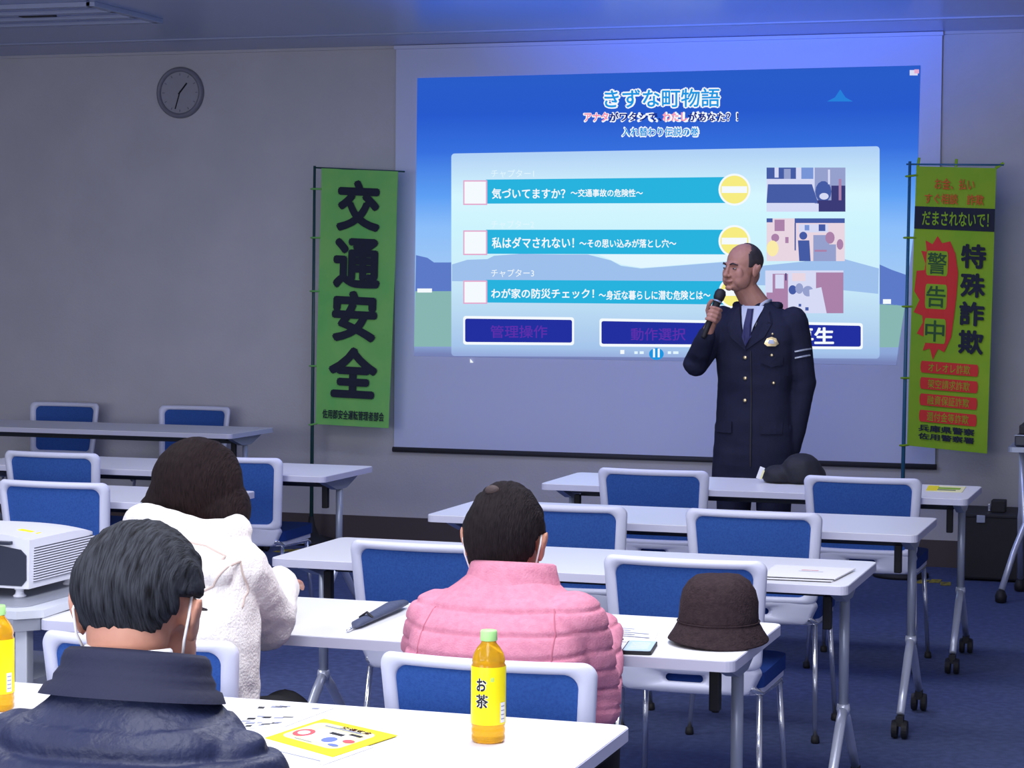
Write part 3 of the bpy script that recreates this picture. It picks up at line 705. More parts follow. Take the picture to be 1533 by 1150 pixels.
t, at = sheet('leaflet', 'bright yellow printed leaflet beside the navy man\'s shoulder', 'leaflet', [(-1.69, 3.80), (-1.655, 4.005), (-1.462, 3.905), (-1.507, 3.690)], 'yellow', z=TZ + .0018)
pp(t, at, 'pale_area', rrect(.80, .72, .12, 5, .46, .48), 'pyel'); pp(t, at, 'white_area', rrect(.5, .42, .08, 5, .50, .52), 'paper', 2)
pp(t, at, 'red_ring', disc(.20, .58, .11, .15), 'redp', 3); pp(t, at, 'ring_centre', disc(.20, .58, .065, .08), 'paper', 4)
for nm, a in (('black_print', rc(.42, .36, .60, .43)), ('black_print', rc(.62, .28, .78, .34)), ('small_print', rc(.2, .2, .7, .24)), ('small_print', rc(.25, .78, .5, .8))): pp(t, at, nm, a, 'ink' if 'black' in nm else 'greyp', 4)
pp(t, at, 'blue_drawing', disc(.58, .6, .08, .10), 'bluep', 4); pp(t, at, 'red_drawing', disc(.78, .52, .07, .06), 'redp', 4); pp(t, at, 'navy_drawing', disc(.74, .72, .07, .04), 'bluep', 4)
write('writing', '交通安全', 'redp', lambda u, v, l: at(.38 + .40 * u, .20 - .09 * v, .0008), t, .02)
t, at = sheet('newspaper', 'folded black-and-white newspaper beside the navy man\'s shoulder, behind the yellow leaflet', 'newspaper', [(-1.79, 3.86), (-1.86, 4.12), (-1.68, 4.12), (-1.70, 3.92)], 'paper')
random.seed(3)
for k in range(20):
    u = random.uniform(.05, .85); v = random.uniform(.05, .9); pp(t, at, 'printed_block', rc(u, v, min(.98, u + random.uniform(.06, .16)), min(.98, v + random.uniform(.03, .07))), random.choice(['greyp', 'ink', 'greyp']), 1 + .1 * k)
t = thing('folding_umbrella', 'rolled slate-blue strap-like umbrella lying on the table left of the pink person', 'umbrella', (-2.02, 5.25, TZ))
bm = bmesh.new(); tube(bm, [(.008, -.185, .006), (.006, -.16, .012), (.0, 0, .014), (-.004, .12, .017), (-.006, .20, .014)], [.003, .008, .010, .012, .008], 12, flat=2.0); done(bm, 'rolled_cloth', 'strap', t, smooth=True)
bm = bmesh.new(); tube(bm, [(.010, -.235, .006), (.008, -.185, .007)], .004, 8); done(bm, 'tip', 'chrome', t, smooth=True)
bm = bmesh.new(); tube(bm, [(.019, -.09, .018), (.003, -.088, .030), (-.017, -.086, .016)], .003, 6, flat=2); done(bm, 'strap', 'dark', t)
t, at = sheet('leaflet', 'white leaflet with orange print left of the pink person\'s elbow', 'paper', [(-1.95, 5.33), (-2.0, 5.50), (-1.78, 5.46), (-1.78, 5.28)], 'paper')
pp(t, at, 'orange_print', rc(.25, .3, .7, .7), 'pyel'); pp(t, at, 'red_print', rc(.3, .62, .6, .75), 'redp', 2); pp(t, at, 'dark_print', rc(.1, .75, .5, .82), 'ink', 2)
t, at = sheet('document', 'white printed document between the pink person and the brown hat', 'paper', [(-1.48, 5.14), (-1.50, 5.36), (-1.30, 5.33), (-1.26, 5.11)], 'paper')
for k in range(5): pp(t, at, 'line_of_print', rc(.14, .12 + .13 * k, .14 + random.uniform(.5, .8), .165 + .13 * k), 'greyp', 1 + k)
pp(t, at, 'dark_heading', rc(.12, .86, .48, .92), 'greyp', 7); pp(t, at, 'dark_heading', rc(.52, .86, .64, .93), 'ink', 7)
t, at = sheet('sticky_note', 'small bright yellow note on the document by the pink sleeve', 'note', [(-1.475, 5.30), (-1.50, 5.385), (-1.465, 5.385), (-1.44, 5.29)], 'yellow', z=TZ + .002)
t = thing('smartphone', 'pale blue smartphone lying left of the brown hat', 'phone', (-1.272, 5.025, TZ), R(8))
bm = bmesh.new(); prism(bm, rrect(.070, .150, .009, 4), lambda x, y: Vector((x, y, 0)), lambda x, y: Vector((x, y, .009))); done(bm, 'case', 'dark', t, bevel=.0015)
bm = bmesh.new(); prism(bm, rrect(.064, .144, .008, 4), lambda x, y: Vector((x, y, .009)), lambda x, y: Vector((x, y, .0098))); done(bm, 'cover', 'phone', t)
bm = bmesh.new()
for k in range(5): box(bm, (0, -.04 + .02 * k, .0101), (.045, .004, .0004))
done(bm, 'cover_print', 'paper', t)
# documents on the second table
for lb, pts, z in (('white document at the right end of the table behind the hat, lower sheet', [(-1.235, 6.335), (-1.26, 6.60), (-1.03, 6.60), (-1.035, 6.345)], TZ), ('white document at the right end of the table behind the hat, upper sheet', [(-1.24, 6.36), (-1.255, 6.63), (-1.01, 6.63), (-1.03, 6.37)], TZ + .004)):
    t, at = sheet('document', lb, 'paper', pts, 'paper', z=z + .0003, th=.0035)
    bm = bmesh.new(); a = at(.0, 1.02); b = at(1, 1.02); tube(bm, [a - Vector((0, 0, .002)), b - Vector((0, 0, .002))], .0014, 6); done(bm, 'dark_fore_edge', 'ink', t)
    pp(t, at, 'small_print', rc(.4, .35, .62, .38), 'redp'); pp(t, at, 'small_print', rc(.38, .45, .7, .47), 'greyp')
t, at = sheet('flyer', 'yellow and green flyer on the front table, under the green banner', 'leaflet', [(-1.124, 9.27), (-1.146, 9.55), (-.985, 9.53), (-.975, 9.27)], 'pyel')
pp(t, at, 'yellow_patch', rc(.0, .1, .3, .9), 'yellow'); pp(t, at, 'green_print', rc(.3, .3, .9, .6), 'ban2'); pp(t, at, 'dark_print', rc(.3, .68, .8, .8), 'ban_bg')

# hat
t = thing('hat', 'dark brown felt bucket hat on the table right of the phone', 'hat', (-1.118, 5.185, TZ), 0)
prof = [(.0, .170), (.030, .1695), (.055, .164), (.075, .150), (.0865, .128), (.093, .10), (.0965, .075), (.0985, .060), (.0965, .054), (.099, .050), (.108, .030), (.121, .006), (.1215, .002), (.118, .001), (.105, .026), (.096, .046)]
bm = bmesh.new(); lathe(bm, prof[:9][1:], 48, close=False)
vt = bm.verts.new((0, 0, .170)); bm.verts.ensure_lookup_table()
for k in range(48): bm.faces.new((bm.verts[k], bm.verts[(k + 1) % 48], vt))
for v in bm.verts:
    n_ = noise.noise(v.co * 22); v.co += Vector((v.co.x, v.co.y, .03)).normalized() * n_ * .004; v.co.y *= 1.06
    if v.co.z > .155: v.co.z -= .004 * math.exp(-((v.co.x) / .03) ** 2)
done(bm, 'crown', 'hat', t, smooth=True)
bm = bmesh.new(); lathe(bm, prof[8:], 48, close=False)
for v in bm.verts:
    a = math.atan2(v.co.y, v.co.x); v.co.z += max(0, (.05 - v.co.z)) * .10 * (1 + math.sin(2 * a + .5)); v.co.y *= 1.06
done(bm, 'brim', 'hat', t, smooth=True)
bm = bmesh.new(); tube(bm, [(.0988 * math.cos(a), .0988 * 1.06 * math.sin(a), .0545) for a in [2 * math.pi * k / 48 for k in range(48)]], .0018, 6, closed=True); done(bm, 'brim_seam', 'hat', t)

# black bag on the front table beside the presenter
t = thing('black_bag', 'slumped black cloth bag on the front table at the presenter\'s side', 'bag', (-1.715, 9.43, TZ))
bm = bmesh.new()
for c_, r_ in (((-.05, .0, .03), (.085, .08, .05)), ((.04, .0, .05), (.095, .085, .075)), ((.085, .01, .035), (.06, .07, .055)), ((.03, .03, .085), (.07, .05, .045))): ell(bm, c_, r_)
for v in bm.verts: v.co.z = max(v.co.z, 0)
o = fuse(bm, 'bag_body', 'bag', t, .006, 5, lambda p, n_: Vector((p.x, p.y, max(0, p.z))) + n_ * (.006 * noise.noise(p * 18) if p.z > .01 else 0))
bm = bmesh.new(); box(bm, (-.128, -.062, .044), (.022, .004, .055), Euler((.15, .35, .1)).to_matrix()); done(bm, 'white_tag', 'paper', t, bevel=.001)
bm = bmesh.new(); box(bm, (-.119, -.066, .038), (.008, .004, .04), Euler((.15, .35, .1)).to_matrix()); done(bm, 'yellow_tag', 'pyel', t)

# AV table at the right edge
t = thing('side_table', 'grey side table cut by the photo\'s right edge, carrying a black recorder', 'table', (-.50, 11.35, 0))
bm = bmesh.new(); prism(bm, rrect(.90, .45, .02, 3), lambda x, y: Vector((x, y, .755)), lambda x, y: Vector((x, y, .78))); done(bm, 'tabletop', 'steel', t, bevel=.003)
for s in (-1, 1):
    for q in (-1, 1):
        bm = bmesh.new(); tube(bm, [(s * .40, q * .05, .755), (s * .40, q * .05, .44), (s * .405, q * .07, .40), (s * .415, q * .24, .07)] if s > 0 or q > 0 else [(-.40, -.0, .755), (-.385, 0, .45), (-.375, -.02, .38), (-.42, -.10 + .0, .25), (-.47, -.20, .065)], .016, 10)
        L = done(bm, 'leg', 'leg', t, smooth=True)
        bm = bmesh.new(); lathe(bm, [(.012, 0), (.028, .006), (.03, .035), (.02, .06), (.01, .066)], 14, (s * .415 if s > 0 or q > 0 else -.472, q * .24 if s > 0 or q > 0 else -.205, 0)); done(bm, 'caster', 'rub', L, smooth=True)
t = thing('video_recorder', 'dark recorder box on the side table at the right edge', 'recorder', (-.72, 11.30, .78))
for nm, z, s, m_ in (('lower_unit', .03, (.40, .30, .05), 'projd'), ('upper_unit', .085, (.36, .28, .045), 'dark')):
    bm = bmesh.new(); box(bm, (0, 0, z), s); done(bm, nm, m_, t, bevel=.006)
bm = bmesh.new(); tube(bm, [(-.2, -.155, .058), (.2, -.155, .058)], .003, 6); done(bm, 'chrome_strip', 'steel', t)
bm = bmesh.new(); lathe(bm, [(.02, 0), (.02, .012), (.015, .015)], 16); bmesh.ops.rotate(bm, verts=bm.verts, matrix=Matrix.Rotation(R(90), 3, 'X')); bmesh.ops.translate(bm, verts=bm.verts, vec=(-.1, -.14, .085)); done(bm, 'dial', 'steel', t, smooth=True)
t = thing('equipment_case', 'large black equipment case on the floor by the wall, right edge', 'case', (-.85, 12.12, 0))
bm = bmesh.new(); box(bm, (.0, 0, .18), (.82, .42, .34)); done(bm, 'case_body', 'rub', t, bevel=.012)
bm = bmesh.new(); box(bm, (.0, 0, .352), (.83, .43, .022)); done(bm, 'lid', 'dark', t, bevel=.006)
for x in (-.3, 0, .3):
    bm = bmesh.new(); box(bm, (x, -.216, .335), (.045, .012, .04)); done(bm, 'latch', 'steel', t, bevel=.003)
bm = bmesh.new(); tube(bm, [(-.08, -.21, .22), (-.08, -.24, .22), (.08, -.24, .22), (.08, -.21, .22)], .008, 8); done(bm, 'handle', 'rub', t)
t = thing('small_black_box', 'small black box with bright clip on the equipment case', 'box', (-1.07, 12.05, .363))
bm = bmesh.new(); box(bm, (0, 0, .032), (.075, .10, .064)); done(bm, 'box_body', 'rub', t, bevel=.005)
bm = bmesh.new(); box(bm, (-.047, -.04, .025), (.012, .02, .04)); done(bm, 'bright_clip', 'chrome', t, bevel=.002)
# yellow tape on the floor before the wall
for x0, x1, lb in ((-5.16, -4.95, 'yellow worn tape on the carpet, left of the second table\'s left corner'), (-1.47, -1.28, 'yellow worn tape on the carpet at the right, beyond the table legs')):
    t = thing('floor_tape', lb, 'tape', ((x0 + x1) / 2, 11.78, .0005))
    for k in range(3):
        bm = bmesh.new(); L = (x1 - x0) / 3
        box(bm, (-L + L * k, .05 * math.sin(k * 2.1), .001), (L * .86, .14, .002), Matrix.Rotation(.12 * (k - 1), 3, 'Z')); done(bm, 'tape_strip', 'ytape', t)


# ------------------------------------------------------------------ people
def bvh_of(o):
    me = o.data; return BVHTree.FromPolygons([v.co for v in me.vertices], [tuple(p.vertices) for p in me.polygons])
def hitp(bv, x, z, d, off):          # d = +1: looked at from -y (the back), -1: from +y (the front), in local space
    h = bv.ray_cast(Vector((x, -d * 1.5, z)), Vector((0, d, 0)))
    return None if h[0] is None else h[0] - Vector((0, d * off, 0))
def onto(bv, name, poly, m, parent, d=-1, off=.004, th=.004, cuts=3):
    bm = bmesh.new(); f = bm.faces.new([bm.verts.new((x, 0, z)) for x, z in poly]); bmesh.ops.triangulate(bm, faces=[f])
    bmesh.ops.subdivide_edges(bm, edges=bm.edges, cuts=cuts, use_grid_fill=True)
    for v in bm.verts:
        h = hitp(bv, v.co.x, v.co.z, d, off)
        if h: v.co = h
    bmesh.ops.solidify(bm, geom=bm.faces[:], thickness=-th)
    return done(bm, name, m, parent, smooth=False)
def seam(bv, name, pts, m, parent, d=1, r=.003, off=.001):
    q = []
    for (x0, z0_), (x1, z1_) in zip(pts, pts[1:]):
        for k in range(8):
            h = hitp(bv, x0 + (x1 - x0) * k / 8, z0_ + (z1_ - z0_) * k / 8, d, off)
            if h: q.append(h)
    if len(q) > 2:
        bm = bmesh.new(); tube(bm, q, r, 6); return done(bm, name, m, parent, smooth=True)


def head(bm, c, M_, s=1.0, face=True):
    c = Vector(c)
    def E(p, r, m2=None): ell(bm, c + M_ @ (Vector(p) * s), Vector(r) * s, M_ @ m2 if m2 else M_)
    E((0, -.012, .030), (.075, .094, .087)); E((0, .028, -.025), (.063, .068, .085)); E((0, .040, -.072), (.045, .046, .036))
    E((0, -.035, -.03), (.058, .055, .06))
    E((0, .082, .022), (.048, .016, .010)); E((0, .094, -.058), (.022, .012, .011)); E((0, .088, -.090), (.020, .016, .014))
    for q in (-1, 1):
        E((q * .034, .064, -.028), (.030, .022, .040)); E((q * .040, .040, -.052), (.030, .045, .042))
        E((q * .080, -.006, -.008), (.009, .019, .033), B(0, -12, 0)); E((q * .088, -.016, -.002), (.006, .015, .027), B(0, -12, q * 14))
    chain(bm, [c + M_ @ (Vector((0, .094, .012)) * s), c + M_ @ (Vector((0, .106, -.018)) * s), c + M_ @ (Vector((0, .113, -.030)) * s)], [.008 * s, .010 * s, .0125 * s])
    for q in (-1, 1): E((q * .012, .100, -.033), (.009, .010, .008))
def face_bits(c, M_, parent, s=1.0, brow='dark'):
    c = Vector(c)
    for q in (-1, 1):
        bm = bmesh.new(); ell(bm, c + M_ @ (Vector((q * .032, .0850, .002)) * s), Vector((.0100, .0085, .0034)) * s, M_); E_ = done(bm, 'eye', 'eye', parent, smooth=True)
        bm = bmesh.new(); ell(bm, c + M_ @ (Vector((q * .032, .0928, .002)) * s), Vector((.0050, .0025, .0034)) * s, M_, 2); done(bm, 'iris', 'dark', E_, smooth=True)
        bm = bmesh.new(); tube(bm, [c + M_ @ (Vector((q * x, y, z)) * s) for x, y, z in ((.014, .0985, .021), (.03, .0965, .0265), (.05, .081, .019))], [.003, .004, .002], 6); done(bm, 'eyebrow', brow, parent)
    bm = bmesh.new(); tube(bm, [c + M_ @ (Vector((x, y, -.0585)) * s) for x, y in ((-.022, .0985), (0, .1065), (.022, .0985))], [.0015, .0025, .0015], 6); done(bm, 'lips', 'lips', parent)
def hair_cap(c, M_, parent, m, keep, s=1.0, thick=.006, r=(.081, .101, .094), lift=(0, -.014, .031), rough=.004, lump=.0, name='hair'):
    bm = bmesh.new(); bmesh.ops.create_uvsphere(bm, u_segments=72, v_segments=56, radius=1); c = Vector(c); cut = []
    for v in bm.verts:
        p = v.co.copy(); q = Vector((p.x * r[0], p.y * r[1], p.z * r[2])) + Vector(lift)
        if p.z < 0:
            q.x *= 1 + .12 * p.z
            if p.y < 0: q.y += .022 * (-p.z) ** 1.3
        q += p * (noise.noise(Vector((p.x * 11, p.y * 3, p.z * 3))) * rough + noise.noise(p * 2.7 + Vector((5, 1, 2))) * lump)
        if not keep(q.x, q.y, q.z + .004 * noise.noise(p * 14)): cut.append(v)
        v.co = c + M_ @ (q * s)
    bmesh.ops.delete(bm, geom=cut, context='VERTS')
    bmesh.ops.delete(bm, geom=[v for v in bm.verts if not v.link_faces], context='VERTS')
    rim = {v for e in bm.edges if len(e.link_faces) < 2 for v in e.verts}
    o_ = c + M_ @ (Vector(lift) * s)
    for v in rim: v.co += (o_ - v.co).normalized() * thick
    return done(bm, name, m, parent, smooth=True)
def hand_rest(bm, wr_, fw, side, s=1.0):
    """relaxed hand lying palm down: wrist, forward direction, side = +1 right hand"""
    wr_ = Vector(wr_); f = Vector(fw).normalized(); rt = f.cross(Vector((0, 0, 1))).normalized(); up = rt.cross(f)
    P = lambda x, y, z: wr_ + rt * (x * s) + f * (y * s) + up * (z * s)
    ell(bm, P(0, .045, .0), (.040 * s, .050 * s, .014 * s), Matrix((rt, f, up)).transposed())
    chain(bm, [P(0, -.02, 0), P(0, .02, 0)], [.026, .027])
    for k, L in zip((-1.5, -.5, .5, 1.5), (.060, .074, .080, .070) if side < 0 else (.070, .080, .074, .060)):
        x = k * .0195; chain(bm, [P(x * .8, .06, 0), P(x, .088, .004), P(x * 1.08, .088 + L * .5, -.001), P(x * 1.1, .088 + L * .9, -.014)], [.0095, .0085, .0078, .0068])
    chain(bm, [P(-side * .022, .015, -.002), P(-side * .046, .048, -.004), P(-side * .053, .082, -.008)], [.014, .0105, .0085])
def mask_on(c, M_, parent, s=1.0):
    c = Vector(c)
    bm = bmesh.new(); bmesh.ops.create_uvsphere(bm, u_segments=32, v_segments=24, radius=1); cut = []
    for v in bm.verts:
        p = v.co.copy()
        if p.y < .12 or p.z > .75: cut.append(v)
        v.co = c + M_ @ (Vector((p.x * .074, .02 + p.y * .104, -.055 + p.z * .058)) * s)
    bmesh.ops.delete(bm, geom=cut, context='VERTS'); bmesh.ops.solidify(bm, geom=bm.faces[:], thickness=.002)
    K = done(bm, 'face_mask', 'mask', parent, smooth=True)
    for q in (-1, 1):
        bm = bmesh.new(); tube(bm, [c + M_ @ (Vector((q * x, y, z)) * s) for x, y, z in ((.070, .045, -.030), (.079, .012, .022), (.086, -.020, .026), (.089, -.034, -.005), (.083, -.028, -.040), (.074, -.004, -.070), (.066, .03, -.085))], .0022, 6); done(bm, 'ear_loop', 'mask', K, smooth=True)


def seated(label, X, Y, hc, hr, skin, sec, sh, el, wr_, jm, quilt=None, hs=1.0, armr=(.068, .056, .045), neckb=None, trous='trous', vox=.006, extra=None, post=None):
    """all coordinates local to (X, Y, 0), facing +y"""
    t = thing('person', label, 'person', (X, Y, 0)); M_ = B(*hr); c = Vector(hc)
    bm = bmesh.new(); head(bm, c, M_, hs)
    nb = Vector(neckb); chain(bm, [c + M_ @ Vector((0, -.02, -.045)), (c + M_ @ Vector((0, -.02, -.1)) + nb) / 2, nb], [.052, .054, .062])
    loft(bm, [((x, y, z), rx * .84, ry * .84, None) for x, y, z, rx, ry in sec])
    for k, q in enumerate((-1, 1)):
        chain(bm, [sh[k], el[k], wr_[k]], [.045, .038, .025])
        hand_rest(bm, wr_[k], (-.25 * q, 1, -.08), q)
        chain(bm, [(q * .085, .02, .50), (q * .11, .40, .50), (q * .11, .41, .10)], [.072, .052, .038]); chain(bm, [(q * .11, .40, .055), (q * .12, .53, .03)], [.036, .026])
    body = fuse(bm, 'body', skin, t, .005, 2)
    bm = bmesh.new(); loft(bm, [((x, y, z), rx, ry, None) for x, y, z, rx, ry in sec])
    for k, q in enumerate((-1, 1)):
        s_, e_, w_ = Vector(sh[k]), Vector(el[k]), Vector(wr_[k])
        chain(bm, [s_, s_.lerp(e_, .5) + Vector((q * .004, 0, 0)), e_, e_.lerp(w_, .5), w_], [armr[0], armr[0] * .97, armr[1], (armr[1] + armr[2]) / 2, armr[2]])
    if extra: extra(bm)
    jk = fuse(bm, 'jacket', jm, t, vox, 5, quilt)
    bm = bmesh.new()
    for q in (-1, 1):
        chain(bm, [(q * .085, -.02, .535), (q * .11, .40, .515), (q * .112, .41, .12)], [.092, .070, .055])
    ell(bm, (0, -.03, .55), (.175, .14, .095)); fuse(bm, 'trousers', trous, t, .008, 3)
    for q in (-1, 1):
        bm = bmesh.new(); ell(bm, (q * .118, .40, .048), (.042, .055, .048)); ell(bm, (q * .122, .50, .035), (.045, .095, .034)); box(bm, (q * .12, .47, .010), (.075, .21, .018)); fuse(bm, 'shoe', 'shoe', t, .006, 3)
    return t, jk, c, M_


def quilter(z0, sp_, dep, wdt, ztop, puff=.004, wav=.004):
    def fn(p, n_):
        z = p.z + wav * noise.noise(Vector((p.x * 5, p.y * 5, 1))) + .006 * math.cos(p.x * 6)
        if z > ztop: return p
        k = (z - z0) / sp_; d = abs(k - round(k)) * sp_
        off = -dep * math.exp(-(d / wdt) ** 2) + puff * math.sin(math.pi * (d / sp_)) + .0035 * noise.noise(p * 16)
        return p + n_ * off
    return fn


# --- man in the navy jacket
NX, NY = -1.475, 2.80
sec = [(0, -.01, .47, .20, .15), (0, -.02, .60, .215, .155), (0, -.02, .74, .235, .155), (0, 0, .84, .235, .150), (0, .015, .89, .218, .135), (0, .03, .94, .178, .115), (0, .045, .985, .120, .095), (0, .06, 1.03, .088, .085)]
def nx(bm):
    for q in (-1, 1): ell(bm, (q * .168, .03, .885), (.072, .085, .066))
t, jk, hc, HM = seated('elderly man seen from behind, grey-black hair, navy quilted jacket, white mask loops', NX, NY, (-.016, .10, 1.104), (6, 10, 1.5), 'skin', sec,
    [(-.175, .03, .885), (.172, .03, .880)], [(-.255, .12, .66), (.240, .12, .66)], [(-.10, .36, .625), (.10, .36, .625)], 'navy',
    quilter(.63, .050, .0080, .0080, .965, .004), armr=(.074, .064, .050), neckb=(0, .05, .99), extra=nx, vox=.005, hs=1.06)
# standing collar with two ribs
bm = bmesh.new(); n = 40
def ringv(z, rx, ry, cx, cy, tl=0): return [bm.verts.new((cx + rx * math.cos(2 * math.pi * k / n), cy + ry * math.sin(2 * math.pi * k / n), z + tl * math.sin(2 * math.pi * k / n))) for k in range(n)]
rs = [ringv(z, rx, ry, 0, cy, tl) for z, rx, ry, cy, tl in [(z_, a_ * 1.13, b_, c_, d_) for z_, a_, b_, c_, d_ in ((.985, .125, .105, .045, -.018), (1.0, .118, .100, .05, -.018), (1.004, .108, .095, .052, -.018), (1.012, .108, .093, .054, -.018), (1.018, .104, .091, .056, -.018), (1.024, .100, .089, .058, -.018), (1.034, .100, .088, .060, -.018), (1.045, .096, .086, .062, -.018), (1.050, .090, .080, .064, -.018), (1.035, .084, .074, .062, -.018), (.99, .084, .074, .05, -.018))]]
for A, D in zip(rs, rs[1:]):
    for k in range(n): bm.faces.new((A[k], A[(k + 1) % n], D[(k + 1) % n], D[k]))
done(bm, 'collar', 'navy_rib', t, smooth=True)
bm = bmesh.new(); tube(bm, [(.070 * math.cos(a), .06 + .068 * math.sin(a), 1.056) for a in [R(200 + 14 * k) for k in range(11)]], .007, 8); done(bm, 'shirt_collar', 'mask', t, smooth=True)
def keep_full(x, y, z):
    if y > .055 and z < .055: return False
    if abs(x) > .045 and z < .020 and y > -.050: return False
    if abs(x) > .045 and y > .01 and z < .03: return False
    return z > -.060 + .4 * max(0, abs(x) - .045)
hair_cap(hc, HM, t, 'hair_grey', keep_full, thick=.008, r=(.098, .112, .103), lift=(0, -.012, .028), rough=.004, lump=.005)
mask_on(hc, HM, t); face_bits(hc, HM, t)
bm = bmesh.new(); tube(bm, [hc + HM @ Vector((.082 * q, y, z)) for q, y, z in ((1.0, -.02, .004), (1.0, .03, .010), (.9, .085, .008), (0, .118, .006), (-.9, .085, .008), (-1.0, .03, .010), (-1.0, -.02, .004))], .0018, 6); done(bm, 'glasses_frame', 'dark', t)

# --- person in the pink jacket
PX, PY = -1.472, 4.535
sec = [(0, .02, .47, .185, .14), (0, 0, .58, .19, .145), (0, .0, .70, .205, .15), (0, .02, .78, .205, .145), (0, .045, .84, .195, .13), (0, .07, .885, .165, .112), (0, .085, .92, .115, .092), (.0, .10, .95, .08, .078)]
def px_(bm):
    ell(bm, (-.150, .06, .835), (.070, .085, .066)); ell(bm, (.158, .06, .850), (.072, .085, .066))
t, jk, hc, HM = seated('person in a pink quilted jacket seen from behind, short black hair, thin at the crown', PX, PY, (-.030, .16, 1.006), (4, 14, 2), 'skin', sec,
    [(-.160, .06, .835), (.165, .06, .845)], [(-.228, .20, .70), (.192, .12, .655)], [(-.12, .52, .765), (.12, .46, .765)], 'pink',
    quilter(.655, .0455, .0050, .0040, .905, .0015, .002), armr=(.068, .060, .046), neckb=(0, .08, .91), extra=px_, vox=.005, hs=1.05)
bm = bmesh.new(); n = 40
rs = [ringv(z, rx, ry, .006, cy, tl) for z, rx, ry, cy, tl in ((.895, .120, .105, .095, -.012), (.915, .110, .100, .10, -.012), (.945, .100, .092, .105, -.012), (.962, .096, .088, .108, -.012), (.966, .090, .082, .108, -.012), (.955, .083, .075, .108, -.012), (.90, .083, .075, .10, -.012))]
for A, D in zip(rs, rs[1:]):
    for k in range(n): bm.faces.new((A[k], A[(k + 1) % n], D[(k + 1) % n], D[k]))
done(bm, 'collar', 'pink', t, smooth=True)
bv = bvh_of(jk)
seam(bv, 'arm_seam', [(.135, .885), (.150, .84), (.152, .78), (.148, .70)], 'pink_dk', t, 1, .0018, 0); seam(bv, 'arm_seam', [(-.135, .875), (-.150, .83), (-.152, .78), (-.148, .70)], 'pink_dk', t, 1, .0018, 0)
hair_cap(hc, HM, t, 'hair_black', lambda x, y, z: not (y > .06 and z < .05) and not (abs(x) > .045 and z < .010 and y > -.042) and z > -.118, thick=.008, r=(.094, .114, .126), lift=(0, -.014, .006), rough=.004, lump=.004)
bm = bmesh.new(); ell(bm, hc + HM @ Vector((-.020, -.083, .1005)), (.017, .014, .012), HM, 3); done(bm, 'bare_crown_spot', 'crown', t, smooth=True)
mask_on(hc, HM, t); face_bits(hc, HM, t)

# --- woman in the white coat
WX, WY2 = -2.26, 4.55
sec = [(0, -.01, .45, .21, .16), (.0, -.02, .56, .215, .165), (0, -.02, .70, .215, .16), (0, .0, .80, .205, .155), (0, .03, .88, .190, .145), (0, .055, .945, .172, .125), (0, .07, .99, .155, .11), (0, .09, 1.02, .10, .09)]
def wx(bm):
    for q in (-1, 1): ell(bm, (q * .128, .06, .92), (.070, .09, .072))
    # thick folded collar
    pts = [(.115 * math.cos(a), .085 + .10 * math.sin(a), 1.005 + .012 * math.sin(a * 2) - .02 * math.sin(a)) for a in [2 * math.pi * k / 24 for k in range(24)]]
    tube(bm, pts, [.038] * 24, 12, closed=True)
    chain(bm, [(-.04, -.11, .97), (.07, -.105, .94), (.15, -.05, .93)], [.030, .030, .028])
def fleece(p, n_): return p + n_ * (.004 * noise.noise(p * 28) + .006 * noise.noise(p * 9))
t, jk, hc, HM = seated('woman with dark pinned-up hair seen from behind in a thick white coat', WX, WY2, (-.010, .17, 1.083), (-4, 18, 4), 'skin', sec,
    [(-.150, .06, .92), (.140, .06, .92)], [(-.20, .25, .76), (.118, .26, .775)], [(-.10, .54, .79), (.09, .42, .835)], 'white', fleece, armr=(.072, .073, .048), neckb=(0, .09, .98), extra=wx, vox=.006)
bv = bvh_of(jk)
for nm, pts in (('shoulder_seam', [(.02, 1.0), (.10, .985), (.16, .955)]), ('yoke_seam', [(.175, .95), (.14, .90), (.08, .865), (.02, .845)]), ('side_seam', [(.175, .95), (.185, .90), (.19, .84)]), ('back_fold', [(.10, .80), (.14, .70), (.16, .60), (.165, .52)])):
    seam(bv, nm, pts, 'coat_seam', t, 1, .0026, 0)
bm = bmesh.new()
ell(bm, hc + Vector((.0, -.010, .022)), (.108, .118, .112)); ell(bm, hc + Vector((.035, .0, -.035)), (.090, .10, .085)); ell(bm, hc + Vector((-.04, -.03, -.02)), (.075, .085, .085)); ell(bm, hc + Vector((-.092, -.05, -.040)), (.034, .04, .038)); ell(bm, hc + Vector((-.112, -.055, -.068)), (.026, .026, .024))
fuse(bm, 'hair', 'hair_brown', t, .004, 4, lambda p, n_: p + n_ * (.003 * noise.noise(Vector((p.x * 60, p.y * 12, p.z * 12))) + .004 * noise.noise(p * 14)))
bm = bmesh.new()
for k in range(7): tube(bm, [hc + Vector((-.108 + .004 * k, -.085 + .006 * k, -.02 - .011 * k)), hc + Vector((-.122 + .002 * k, -.070, -.028 - .011 * k)), hc + Vector((-.112, -.045, -.035 - .010 * k))], .0032, 6)
done(bm, 'hair_clip', 'silver', t, smooth=True)
face_bits(hc, HM, t); mask_on(hc, HM, t)

